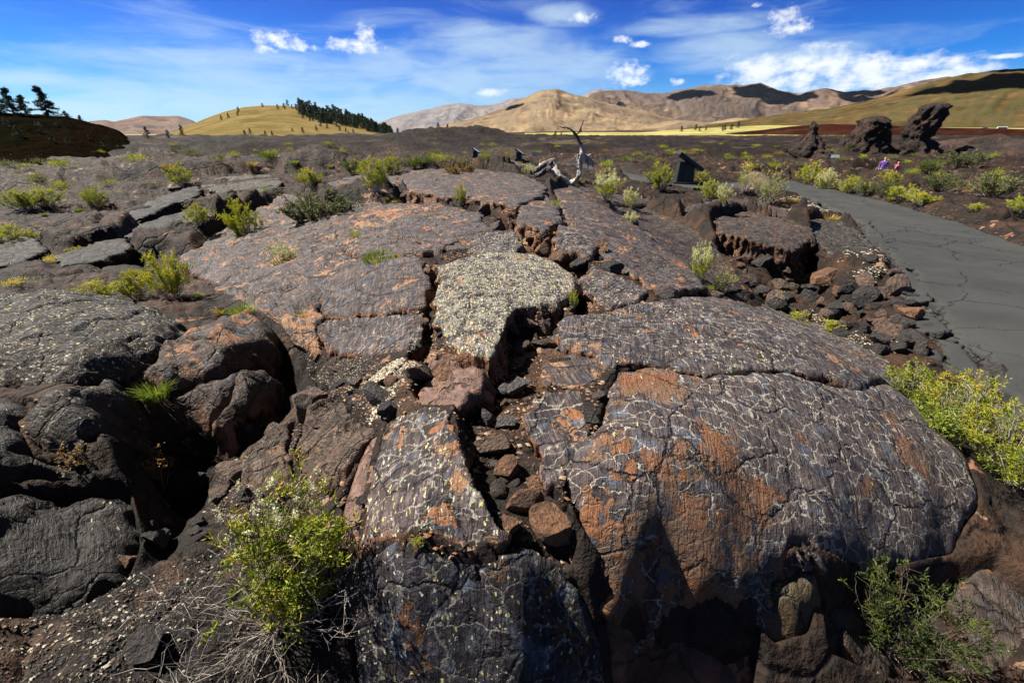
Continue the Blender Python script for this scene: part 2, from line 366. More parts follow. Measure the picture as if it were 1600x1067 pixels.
M['lobered'] = rock_mat('rusty_pahoehoe', (0.022, 0.017, 0.015), (0.085, 0.060, 0.048), (0.10, 0.05, 0.028), (0.33, 0.14, 0.06), (0.28, 0.15, 0.085), chip=0.42, seams=0.1, striae=0.6, blue=0.7)
M['nose'] = rock_mat('olive_brown_rock', (0.030, 0.023, 0.012), (0.085, 0.062, 0.032), (0.07, 0.045, 0.022), (0.16, 0.11, 0.05), (0.20, 0.15, 0.08), chip=0.3, seams=0.2, striae=0.5, blue=0.2)
M['pinkflank'] = rock_mat('pinkish_flank', (0.10, 0.058, 0.046), (0.19, 0.115, 0.092), (0.16, 0.085, 0.06), (0.24, 0.13, 0.08), (0.26, 0.17, 0.12), chip=0.3, seams=0.1, striae=0.35, blue=0.0)
M['weathered'] = rock_mat('weathered_brown_rock', (0.040, 0.027, 0.021), (0.125, 0.085, 0.062), (0.11, 0.062, 0.04), (0.22, 0.12, 0.07), (0.24, 0.16, 0.11), chip=0.5, seams=0.3, striae=0.6, blue=0.0, bumpk=1.5)
def stone_mat(name, a, b, c, bumpk=1.0, lich=0.0):
    m, nt, bs = newmat(name)
    tc = nt.node('ShaderNodeTexCoord').outputs['Object']; rnd = nt.node('ShaderNodeObjectInfo').outputs['Random']
    P = nt.vec('ADD', tc, nt.node('ShaderNodeCombineXYZ', {}, X=nt.mul(rnd, 37), Y=nt.mul(rnd, 11), Z=rnd).outputs[0])
    n1 = nt.noise(P, 1.6, 6, 0.65); n2 = nt.noise(P, 5.0, 5, 0.7); n3 = nt.noise(P, 22, 4, 0.7)
    cc = nt.mix(nt.step(nt.add(n1, nt.mul(nt.sub(rnd, 0.5), 0.22)), 0.40, 0.60), a, b)
    cc = nt.mix(nt.step(n2, 0.52, 0.68), cc, c)
    cc = nt.mix(nt.step(n3, 0.4, 0.7, 0.35, 0.0), cc, (0.02, 0.015, 0.012))
    if lich:
        v = nt.voro(P, 26.0); cc = nt.mix(nt.mul(nt.step(v, 0.2, 0.3, 1, 0), nt.step(nt.noise(P, 3, 3, 0.6), 0.62-lich, 0.66-lich)), cc, (0.42, 0.40, 0.30))
    nt.set(bs.inputs['Base Color'], cc); nt.set(bs.inputs['Roughness'], 0.72)
    pit = nt.mul(nt.step(nt.voro(P, 20.0), .10, .34, 1, 0), nt.step(nt.noise(P, 3.3, 4, .6), .42, .58))
    h = nt.add(nt.mul(n2, 0.09), nt.add(nt.mul(n3, 0.04), nt.mul(nt.voro(P, 4.0, 'DISTANCE_TO_EDGE'), -0.08))); h = nt.sub(h, nt.mul(pit, .05)); h = nt.add(h, nt.mul(nt.noise(P, 2.2, 3, .6), .12))
    nt.set(bs.inputs['Normal'], nt.bump(h, 1.0*bumpk, 0.9))
    return m
M['rust'] = stone_mat('rusty_rock', (0.13, 0.062, 0.032), (0.27, 0.125, 0.058), (0.40, 0.19, 0.08))
M['brown'] = stone_mat('brown_rock', (0.075, 0.048, 0.036), (0.17, 0.105, 0.075), (0.25, 0.15, 0.10), lich=0.04)
M['dark'] = stone_mat('dark_basalt', (0.018, 0.016, 0.017), (0.055, 0.048, 0.048), (0.09, 0.06, 0.045))
M['pink'] = stone_mat('pinkish_rock', (0.16, 0.09, 0.07), (0.30, 0.18, 0.145), (0.24, 0.13, 0.08))
M['grey'] = stone_mat('grey_basalt', (0.05, 0.045, 0.048), (0.12, 0.11, 0.115), (0.20, 0.17, 0.14), lich=0.06)
# ------------------------------------------------------------ slabs of lava crust (outlines measured in the photograph, laid on the land surface)
# name, label, outline, dict(dz lift, th thickness, R edge radius, ang striation angle, tan, lich, m material, res, amp)
SL = [
 ('crust_plate', 'largest domed purple-grey slab with flaked orange patches, right foreground',
  [(893,700),(930,665),(950,610),(965,578),(1010,566),(1100,586),(1230,578),(1330,606),(1398,606),(1470,650),(1512,705),(1535,785),(1490,862),(1400,884),(1320,872),(1270,850),(1235,855),(1205,905),(1150,942),(1050,948),(985,945),(945,880),(905,815),(878,760)],
  dict(th=.55, R=.07, ang=-9, m='dome', res=.018, amp=.035, lich=.03, tans=[(1020,600,.22,1.0),(1150,750,.17,.85),(1060,870,.30,.66),(980,900,.26,.70),(1160,850,.20,.6),(930,800,.15,.6),(1430,720,.12,.6)], sag=1)),
 ('crust_plate', 'long grey slab strip along the upper edge of the domed right slab',
  [(886,540),(888,512),(905,495),(1000,478),(1100,468),(1200,478),(1290,515),(1370,560),(1400,600),(1330,600),(1230,573),(1100,580),(1010,561),(960,572),(930,550)],
  dict(th=.35, R=.03, ang=-12, m='crust', res=.022, amp=.03, lich=.16, dz=.015)),
 ('crust_plate', 'tall foreground slab speckled with yellow lichen, left of the central crevice',
  [(628,645),(690,632),(712,650),(722,720),(752,775),(785,832),(760,842),(700,846),(600,840),(572,852),(575,780),(592,700),(605,655)],
  dict(th=.5, R=.035, ang=2, m='crust', res=.012, amp=.02, lich=.42, dz=.0, tans=[(700,700,.08,.9),(710,750,.05,.9),(690,800,.06,.5)])),
 ('crust_plate', 'dark nose slab with blue and rusty stains at the very front of the ridge',
  [(516,862),(600,848),(700,852),(780,843),(850,858),(905,884),(925,925),(945,1000),(960,1100),(760,1150),(560,1120),(545,1000),(525,920)],
  dict(th=.5, R=.06, ang=3, m='nosecrust', res=.012, amp=.03, lich=.24, dz=-.03, tans=[(860,950,.08,.4),(640,960,.05,.35),(900,1040,.08,.4)])),
 ('crust_plate', 'pale slab crusted with cream lichen in the middle of the ridge',
  [(690,425),(760,404),(832,408),(890,435),(898,462),(866,480),(830,486),(800,494),(784,530),(768,566),(722,548),(680,515),(682,482),(692,450)],
  dict(th=.45, R=.03, ang=5, m='crust', res=.018, amp=.035, lich=.85, dz=.06)),
 ('crust_plate', 'broad purple-grey slab with tan flakes left of the pale lichen slab',
  [(520,425),(590,408),(655,405),(668,440),(660,478),(600,490),(510,492),(500,460)],
  dict(th=.3, R=.03, ang=10, m='crustchip', res=.022, amp=.03, dz=.02)),
 ('crust_plate', 'smooth oval slab patch beside the black cinder trough',
  [(488,512),(515,498),(580,492),(655,488),(652,520),(630,548),(570,556),(510,546)],
  dict(th=.25, R=.03, ang=6, m='crust', res=.02, amp=.02, dz=.0)),
 ('crust_plate', 'wide rust-flaked slab of the left ridge flank under the grey-green sagebrush',
  [(445,305),(490,312),(515,350),(540,400),(505,430),(490,480),(430,500),(380,470),(320,430),(285,405),(330,370),(380,340)],
  dict(th=.3, R=.05, ang=35, m='crustchip', res=.03, amp=.07, dz=.0, tan=.05)),
 ('crust_plate', 'wide crest slab with orange flakes behind the tuft of bright grass',
  [(530,322),(600,318),(680,322),(745,334),(757,365),(745,385),(690,392),(650,398),(560,402),(535,380),(520,345)],
  dict(th=.35, R=.04, ang=15, m='crustchip', res=.03, amp=.06, dz=.03, tan=.05, tans=[(600,338,.7,.55),(700,360,.4,.4)])),
 ('crust_plate', 'flat crest slab around the orange-tinted bush, broken off at the front',
  [(628,284),(690,266),(760,272),(822,282),(850,300),(838,318),(800,330),(735,318),(650,306)],
  dict(th=.5, R=.04, ang=15, m='crustchip', res=.05, amp=.05, dz=.12, tan=.0)),
 ('crust_plate', 'rust-sided broken block below the crest slab, right of the black cleft',
  [(812,322),(850,308),(872,330),(876,352),(850,366),(812,352)],
  dict(th=.5, R=.04, ang=20, m='crustchip', res=.03, amp=.04, dz=.08)),
 ('crust_plate', 'long grey slab running down the right ridge flank from the crest',
  [(868,300),(900,296),(950,330),(1010,372),(1070,414),(1092,452),(1050,462),(985,430),(930,390),(890,350)],
  dict(th=.35, R=.04, ang=-38, m='crustchip', res=.03, amp=.05, dz=.05)),
 ('crust_plate', 'tilted grey slab between the central rubble and the long flank slab',
  [(876,362),(910,372),(935,396),(918,408),(895,400),(870,385)],
  dict(th=.35, R=.03, ang=-30, m='crust', res=.022, amp=.03, dz=.08)),
 ('crust_plate', 'lichen-streaked slab wedge just above the upper strip of the domed slab',
  [(930,418),(975,436),(1010,456),(1000,472),(950,482),(925,462),(908,440)],
  dict(th=.3, R=.03, ang=-30, m='crust', res=.02, amp=.03, dz=.02, lich=.3)),
 ('crust_plate', 'small pale grey slab directly behind the lichen slab',
  [(745,372),(800,366),(815,385),(808,402),(770,403),(735,398)],
  dict(th=.3, R=.03, ang=0, m='crust', res=.022, amp=.02, dz=.05, lich=.35)),
 ('crust_plate', 'crust slab with tan flakes left of the upper cleft, behind the small pale slab',
  [(690,348),(752,352),(772,366),(735,372),(690,396),(665,398),(655,380)],
  dict(th=.25, R=.03, ang=0, m='crustchip', res=.028, amp=.03, dz=.05)),
 ('rock_block', 'blue-grey topped block standing in the central crevice',
  [(818,640),(845,606),(905,608),(916,645),(920,690),(885,738),(858,752),(842,706),(822,676)],
  dict(th=.5, R=.03, ang=10, m='crust', res=.012, amp=.02, dz=-.02, blue=1)),
 ('rock_block', 'flat orange and grey block at the head of the central crevice',
  [(853,560),(890,541),(930,548),(946,574),(928,598),(884,600),(852,590)],
  dict(th=.3, R=.03, ang=15, m='crustchip', res=.012, amp=.02, dz=-.02, tan=.2)),
 ('crust_plate', 'ledge slab overhanging the black hollow at left, below the distant grass cone',
  [(310,292),(345,282),(420,278),(440,290),(428,302),(385,312),(345,306)],
  dict(th=.30, R=.06, ang=60, m='lobe', res=.04, amp=.05, dz=.12, lich=.5)),
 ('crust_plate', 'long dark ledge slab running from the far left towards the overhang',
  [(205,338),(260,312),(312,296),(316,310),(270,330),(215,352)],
  dict(th=.35, R=.05, ang=60, m='shadelobe', res=.05, amp=.06, dz=.15)),
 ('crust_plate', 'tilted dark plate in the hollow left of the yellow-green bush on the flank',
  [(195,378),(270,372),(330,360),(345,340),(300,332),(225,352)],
  dict(th=.22, R=.04, ang=60, m='shadelobe', res=.04, amp=.05, dz=.08)),
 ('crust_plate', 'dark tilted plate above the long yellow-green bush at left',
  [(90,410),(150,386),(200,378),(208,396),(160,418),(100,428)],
  dict(th=.25, R=.04, ang=60, m='shadelobe', res=.03, amp=.05, dz=.1)),
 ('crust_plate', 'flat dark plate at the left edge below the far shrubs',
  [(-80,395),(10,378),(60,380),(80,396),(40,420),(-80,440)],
  dict(th=.25, R=.06, ang=60, m='shadelobe', res=.04, amp=.06, dz=.1)),
 ('crust_plate', 'collapsed roof slab with black broken edge beside the trench near the asphalt path',
  [(1118,352),(1165,342),(1215,352),(1262,368),(1258,388),(1240,402),(1205,395),(1160,385),(1125,372)],
  dict(th=.8, R=.04, ang=-40, m='lobered', res=.026, amp=.05, dz=.16, jag=.10)),
 ('crust_plate', 'brown plate under the yellow-white flowering shrub on the right flank',
  [(1130,312),(1180,318),(1240,338),(1225,352),(1170,338),(1120,340),(1080,330)],
  dict(th=.25, R=.05, ang=-40, m='lobered', res=.04, amp=.05, dz=.08)),
 ('crust_plate', 'thin curled plate in front of the black lectern',
  [(1075,326),(1120,318),(1128,326),(1110,338),(1070,344)],
  dict(th=.12, R=.03, ang=-40, m='lobered', res=.03, amp=.03, dz=.08)),
 ('crust_plate', 'narrow flaked plate between the grassy crest slab and the broad purple-grey slab',
  [(498,398),(545,404),(600,407),(652,401),(662,410),(590,411),(525,424),(500,432),(492,415)],
  dict(th=.3, R=.03, ang=12, m='crustchip', res=.025, amp=.03, dz=.0, tan=.1)),
 ('crust_plate', 'tan-brown broken plate between the rust-flaked flank slab and the oval slab',
  [(440,503),(488,484),(505,498),(486,515),(500,548),(462,540),(450,520)],
  dict(th=.25, R=.03, ang=25, m='crustchip', res=.02, amp=.05, dz=.0, tan=.3)),
 ('crust_plate', 'brown smooth plate sloping down right of the long grey flank slab',
  [(955,322),(1010,325),(1065,345),(1115,385),(1150,425),(1118,448),(1085,425),(1020,372),(965,335)],
  dict(th=.25, R=.05, ang=-40, m='lobered', res=.03, amp=.05, dz=.0)),
 ('crust_plate', 'brown plate between the dead tree and the cream-flowered bushes',
  [(905,292),(940,300),(1000,312),(1050,322),(1000,322),(950,318),(915,305)],
  dict(th=.25, R=.05, ang=-30, m='lobered', res=.05, amp=.06, dz=.03)),
 ('crust_plate', 'dark smooth plate left of the asphalt path, behind the trench',
  [(1262,350),(1300,346),(1345,368),(1368,402),(1330,410),(1300,402),(1275,378)],
  dict(th=.35, R=.05, ang=-40, m='lobe', res=.03, amp=.04, dz=.06)),
 ('crust_plate', 'flaked plate at the back left of the crest, behind the bright twiggy bush',
  [(515,290),(560,276),(620,272),(625,284),(620,300),(570,306),(520,305)],
  dict(th=.3, R=.05, ang=20, m='crustchip', res=.05, amp=.06, dz=.06)),
 ('crust_plate', 'grey far plate on top of the ridge behind the crest slab',
  [(700,262),(740,252),(800,254),(850,268),(870,282),(830,280),(765,270)],
  dict(th=.3, R=.05, ang=20, m='crustchip', res=.07, amp=.06, dz=.10)),
 ('rock_mass', 'reddish jagged rock face leaning between the lichen slab and the speckled slab',
  [(664,562),(716,550),(768,572),(752,604),(728,624),(700,630),(655,628),(640,602)],
  dict(th=.3, R=.10, ang=40, m='pinkflank', res=.010, amp=.14, dz=.02, tan=.2)),
 ('rock_mass', 'weathered brown layered rock left of the reddish flank, behind the flowering bush',
  [(480,640),(530,612),(572,640),(590,662),(566,700),(545,742),(520,770),(480,752),(455,700)],
  dict(th=.3, R=.10, ang=55, m='weathered', res=.010, amp=.15, dz=.0)),
 ('rock_mass', 'low weathered brown rock between the twisted lava toe and the flowering bush',
  [(372,708),(420,668),(462,652),(452,700),(470,748),(420,768),(360,750)],
  dict(th=.2, R=.08, ang=35, m='weathered', res=.011, amp=.12, dz=-.03)),
 ('rock_mass', 'rust-brown rock mass under the front of the domed slab',
  [(935,890),(985,952),(1060,958),(1150,950),(1190,960),(1200,1040),(1180,1150),(960,1150),(950,1010),(925,930)],
  dict(th=.4, R=.12, ang=-15, m='lobered', res=.013, amp=.09, dz=-.06, tan=.12)),
 ('rock_mass', 'olive-brown rock nose bulging below the domed slab',
  [(1182,905),(1205,868),(1238,860),(1275,880),(1290,930),(1275,990),(1215,1005),(1180,970)],
  dict(th=.4, R=.13, ang=-15, m='nose', res=.012, amp=.08, dz=-.02)),
 ('rock_mass', 'dark cracked rock mass at the foot of the domed slab, bottom right',
  [(1295,885),(1400,896),(1490,872),(1560,860),(1680,940),(1600,1040),(1400,1060),(1300,1020),(1285,950)],
  dict(th=.3, R=.12, ang=-30, m='lobered', res=.015, amp=.10, dz=-.08)),
 ('rock_mass', 'reddish pink rock flank dropping from the left side of the speckled slab',
  [(596,660),(583,700),(568,770),(560,850),(525,855),(530,800),(548,740),(575,675)],
  dict(th=.3, R=.06, ang=2, m='pinkflank', res=.012, amp=.05, dz=-.03)),
 # pahoehoe lobes, left foreground
 ('pahoehoe_lobe', 'largest rounded lava lobe with pale streaks at the left edge',
  [(-260,500),(0,482),(100,474),(200,478),(268,494),(302,516),(262,552),(205,585),(120,598),(0,600),(-260,640)],
  dict(th=.4, R=.26, ang=72, m='lobe', res=.022, amp=.06, dz=.12, lich=.38, sag=2)),
 ('pahoehoe_lobe', 'rounded lava lobe below the streaked lobe, above the black hollow',
  [(60,622),(120,600),(185,588),(222,620),(236,655),(205,690),(130,706),(60,700),(20,660)],
  dict(th=.5, R=.20, ang=70, m='lobe', res=.015, amp=.06, dz=.10, lich=.12, sag=2)),
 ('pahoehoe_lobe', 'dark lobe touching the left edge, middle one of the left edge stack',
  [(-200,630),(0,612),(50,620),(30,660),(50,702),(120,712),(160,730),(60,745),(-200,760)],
  dict(th=.4, R=.15, ang=60, m='shadelobe', res=.018, amp=.06, dz=.02, lich=.05)),
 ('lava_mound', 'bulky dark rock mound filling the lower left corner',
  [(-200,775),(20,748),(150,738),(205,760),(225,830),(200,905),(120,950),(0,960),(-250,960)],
  dict(th=.5, R=.22, ang=40, m='shadelobe', res=.016, amp=.10, dz=.02)),
 ('pahoehoe_lobe', 'rusty-topped lobe at the head of the knobbly lava toes',
  [(222,590),(262,540),(330,512),(395,500),(428,515),(438,548),(415,566),(370,572),(350,590),(300,606),(250,612)],
  dict(th=.45, R=.14, ang=50, m='lobered', res=.016, amp=.08, dz=.10, tan=.25, sag=2)),
 ('pahoehoe_lobe', 'dark knobbly lava toe right of the small grass tuft',
  [(268,616),(300,608),(350,592),(385,585),(372,612),(350,640),(330,668),(300,668),(275,650)],
  dict(th=.4, R=.11, ang=40, m='lobered', res=.012, amp=.06, dz=.06)),
 ('pahoehoe_lobe', 'rounded twisted lava toe overhanging the black shadow',
  [(385,592),(412,588),(432,602),(428,626),(395,652),(350,674),(328,680),(332,662),(355,636),(376,612)],
  dict(th=.4, R=.10, ang=40, m='lobered', res=.011, amp=.05, dz=.10)),
]
for s in SL:
    s[3]['P'] = np.array([hit(p[0], p[1])[:2] for p in s[2]])
def wpoly(pts, dz=0.0): return np.array([hit(p[0], p[1], dz)[:2] for p in pts])
CREV = [  # cracks and hollows: outline, depth, softness
 ([(730,600),(760,560),(775,530),(792,498),(832,492),(850,520),(860,545),(850,600),(820,640),(845,705),(860,755),(905,830),(905,880),(840,855),(785,835),(750,780),(722,720),(712,650)], .17, .04),
 ([(775,350),(806,330),(815,352),(850,368),(876,365),(868,385),(920,412),(905,440),(930,470),(905,492),(895,460),(885,432),(835,405),(815,405),(818,385)], .30, .05),
 ([(625,300),(660,310),(735,322),(800,334),(806,345),(740,334),(640,322),(615,310)], .35, .06),
 ([(905,500),(885,540),(850,545),(835,495),(868,482)], .14, .03),
 ([(668,420),(690,420),(690,450),(678,485),(680,515),(660,560),(640,552),(655,490),(664,440)], .16, .03),
 ([(230,700),(300,672),(400,660),(440,610),(450,630),(400,690),(320,722),(300,790),(260,860),(215,880),(225,780)], .20, .10),
 ([(410,520),(440,530),(462,565),(460,600),(432,612),(418,590)], .22, .06),
 ([(1125,375),(1200,400),(1245,408),(1265,380),(1290,400),(1300,440),(1330,470),(1400,500),(1390,520),(1320,505),(1255,470),(1200,430),(1150,405),(1115,385)], .62, .12),
 ([(205,345),(260,330),(318,305),(350,315),(345,330),(270,345),(230,355)], .35, .10),
 ([(170,400),(260,385),(310,395),(290,430),(210,425),(160,430)], .30, .12),
 ([(940,895),(1000,950),(1150,955),(1180,1000),(1080,1100),(970,1100),(940,980)], .12, .08),
 ([(1250,860),(1320,880),(1400,890),(1380,960),(1250,960),(1200,920)], .15, .08),
 ([(815,296),(935,300),(945,268),(815,258)], .04, .3),
]
CREV = [(wpoly(p), d, s) for p, d, s in CREV]
CINDER = [wpoly(p) for p in (
 [(430,510),(480,500),(500,545),(560,560),(620,555),(600,590),(560,620),(480,640),(440,680),(330,730),(300,800),(420,860),(520,850),(530,920),(545,1100),(-200,1150),(-200,970),(120,955),(200,910),(230,830),(240,700),(330,685),(430,620),(452,560)],
)]
PATH = [ # asphalt
 wpoly([(1190,283),(1240,284),(1300,297),(1400,320),(1500,350),(1600,385),(1750,432),(1900,560),(1760,820),(1640,720),(1595,640),(1560,598),(1520,560),(1485,512),(1460,468),(1430,430),(1395,400),(1366,378),(1345,348),(1300,326),(1255,308),(1215,303),(1190,298),(1130,294),(1085,294),(1050,288),(1050,284),(1085,288),(1130,287)]),
 wpoly([(1050,289),(1050,284),(1010,277),(960,266),(925,259),(870,254),(870,258),(920,263),(955,271),(1000,283)])]
def pathsd(x, y): return np.maximum(polysd(x, y, PATH[0]), polysd(x, y, PATH[1]))
DEPR = [(46, 1408), (45, 1385)]
def gz(x, y, full=False):
    x = np.asarray(x, float); y = np.asarray(y, float)
    r = np.hypot(x, y); h = surf(x, y)
    near = r < 16
    xn, yn = x[near], y[near]
    sink = np.zeros(xn.shape); sl_in = np.full(xn.shape, -9.0)
    for s in SL:
        P = s[3]['P']; lo = P.min(0)-.3; hi_ = P.max(0)+.3
        k = (xn > lo[0]) & (xn < hi_[0]) & (yn > lo[1]) & (yn < hi_[1])
        if not k.any(): continue
        sd = polysd(xn[k], yn[k], P); sl_in[k] = np.maximum(sl_in[k], sd)
        sink[k] = np.maximum(sink[k], sstep(sd, -0.01, 0.07)*min(0.16, s[3]['th']*0.6))
    crv = np.zeros(xn.shape)
    for P, d, sft in CREV:
        lo = P.min(0)-.3; hi_ = P.max(0)+.3
        k = (xn > lo[0]) & (xn < hi_[0]) & (yn > lo[1]) & (yn < hi_[1])
        if not k.any(): continue
        sd = polysd(xn[k], yn[k], P)+fbm(xn[k]*7, yn[k]*7, seed=5)*0.05
        sink[k] = np.maximum(sink[k], sstep(sd, -sft, sft*1.5)*d); crv[k] = np.maximum(crv[k], sstep(sd, -.3, .05))
    h[near] -= sink
    psd = np.full(x.shape, -9.0); kk = (x > -3) & (r < 60); psd[kk] = pathsd(x[kk], y[kk])
    flat = sstep(psd, -0.55, 0.05)
    # detail: billows, tilted plates, small roughness
    amp = np.clip(r/9.0, 0.18, 1.0)
    n1 = fbm(x/5.5+3, y/4.0, seed=1, o=4); n2 = fbm(x/1.3, y/1.3, seed=2, o=5, g=.55)
    w1, w2, vx, vy, ra, rb = worley(x/2.3+.25*n2, y/1.9+.3*n1, seed=3)
    tilt = (vx*(ra-.5)+vy*(rb-.5))*.55+(ra-.5)*.16
    edge = sstep(w2-w1, 0.0, 0.10)
    u1, u2, ux, uy, ua, ub = worley(x/.42+.5*n2, y/.36+n2*.4, seed=13)
    sm = (ux*(ua-.5)+uy*(ub-.5))*.12+(ua-.5)*.05-(1-sstep(u2-u1, 0, .16))*.035
    rid = (1-np.abs(n1)*2.2)
    det = amp*(0.17*n1+0.10*n2*edge+tilt*0.32*edge-(1-edge)*0.10)
    det = det+sm*np.clip(r/3.0, .55, 1)*(1-.6*sstep(r, 5, 12))+0.035*fbm(x*5, y*5, seed=4, o=3)*np.clip(1.6-r/20, .3, 1)
    tv = fbm(x/7.5+9, y/5.0+4, seed=61, o=4, g=.5)*4.2+.15*n2; tfl = np.floor(tv); tfr = tv-tfl
    det = det+np.clip((r-5)/8, 0, 1)*(tfl+sstep(tfr, 0, .10))*.16
    azd = np.degrees(np.arctan2(x, y)); rl = r+1.6*fbm(x/4, y/4, seed=63, o=4)+(azd+40)*.12
    det = det+.62*sstep(rl, 26.2, 27.0)*(1-sstep(azd, -22, -14))*(1-sstep(r, 36, 46))
    # long low swells farther off, so bands of lava hide what is behind them
    k2 = sstep(r, 14, 30)*(1-sstep(r, 46, 60))
    det = det+k2*(0.28*np.maximum(0, 1-np.abs(fbm(x/14, y/6.5, seed=21, o=4))*4.2)-0.10+0.14*fbm(x/3.1, y/2.2, seed=22, o=3))
    # rough aa field
    front = 50+9*fbm(x/16, y/16, seed=31, o=3)
    k3 = sstep(r, front-3, front+7)
    aa = 1.02+0.55*fbm(x/22, y/14, seed=32, o=3)+0.34*fbm(x/6, y/4.5, seed=33, o=4)+0.55*np.abs(fbm(x/3.0, y/3.0, seed=34, o=3))
    far = sstep(r, 200, 900)
    az = np.degrees(np.arctan2(x, y))
    rise = 0.45*sstep(az, -22, -10)*(1-sstep(az, 6, 14))*np.exp(-((r-92)/30)**2)
    h2 = h*(1-flat)+(h-0.10)*flat
    ins = np.zeros(x.shape); ins[near] = sstep(sl_in, -.22, .0)
    det[near] *= 1-.6*crv
    det = np.where(det > 0, det*(1-ins), det*(1-.5*ins))
    z = h2+det*(1-flat)*(1-k3)+k3*(aa+rise)*(1-far)+far*1.3
    for (D, px, py, hh, wd) in ((86, 665, 207, 1.1, 4.5), (92, 742, 203, 1.4, 5.5), (90, 715, 206, 1.0, 8), (100, 800, 208, .8, 10), (110, 480, 214, .7, 12), (95, 560, 212, .6, 9), (100, 400, 214, .7, 8), (120, 250, 214, .7, 12)):
        d = raydir(px, py); a = math.atan2(d[0], d[1]); cx, cy = D*math.sin(a), D*math.cos(a)
        z = z+hh*np.exp(-(((x-cx)/wd)**2+((y-cy)/(wd*.8))**2))*(1+.35*fbm(x/2.2, y/2.2, seed=41))
    for D, px in DEPR:
        a = azel(px, 245)[0]; cx, cy = D*math.sin(a), D*math.cos(a)
        z = z-.72*np.exp(-(((x-cx)**2+(y-cy)**2)/3.0)**2)
    if full: return z, flat, k3, far, sl_in if False else psd
    return z
def ghit(px, py, dz=0.0): return hit(px, py, dz, gz)
# ground sheet: polar grid, fine near the viewer
rs = np.concatenate([np.exp(np.arange(math.log(.45), math.log(24), .0095)), np.exp(np.arange(math.log(24), math.log(400), .013)), np.exp(np.linspace(math.log(400), math.log(30000), 46))])
ang = np.concatenate([np.linspace(-180, -66, 60, endpoint=False), np.arange(-66, 66, .115), np.linspace(66, 180, 60)])
RR, AA = np.meshgrid(rs, np.radians(ang), indexing='ij')
GX, GY = RR*np.sin(AA), RR*np.cos(AA)
zz, flat, k3, far, psd = gz(GX.ravel(), GY.ravel(), True)
nr, na = RR.shape
V = np.stack([GX.ravel(), GY.ravel(), zz], 1)
V = np.concatenate([V, [[0, 0, float(zz[:na].mean())]]])
i = np.arange(nr-1)[:, None]*na+np.arange(na-1)[None]; i = i.ravel()
F4 = np.stack([i, i+na, i+na+1, i+1], 1)[:, ::-1]
c = np.arange(na-1); F3 = np.stack([np.full(na-1, nr*na), c, c+1], 1)[:, ::-1]
cin = np.zeros(len(V)); nearm = np.hypot(V[:, 0], V[:, 1]) < 14
xx, yy = V[nearm, 0], V[nearm, 1]
cs = np.full(xx.shape, -9.0)
for P in CINDER: cs = np.maximum(cs, polysd(xx, yy, P))
cin[nearm] = sstep(cs+fbm(xx*4, yy*4, seed=77)*.25, -.1, .12)
flow = np.stack([V[:, 0]*.8+V[:, 1]*.6, -V[:, 0]*.6+V[:, 1]*.8, V[:, 2]], 1)
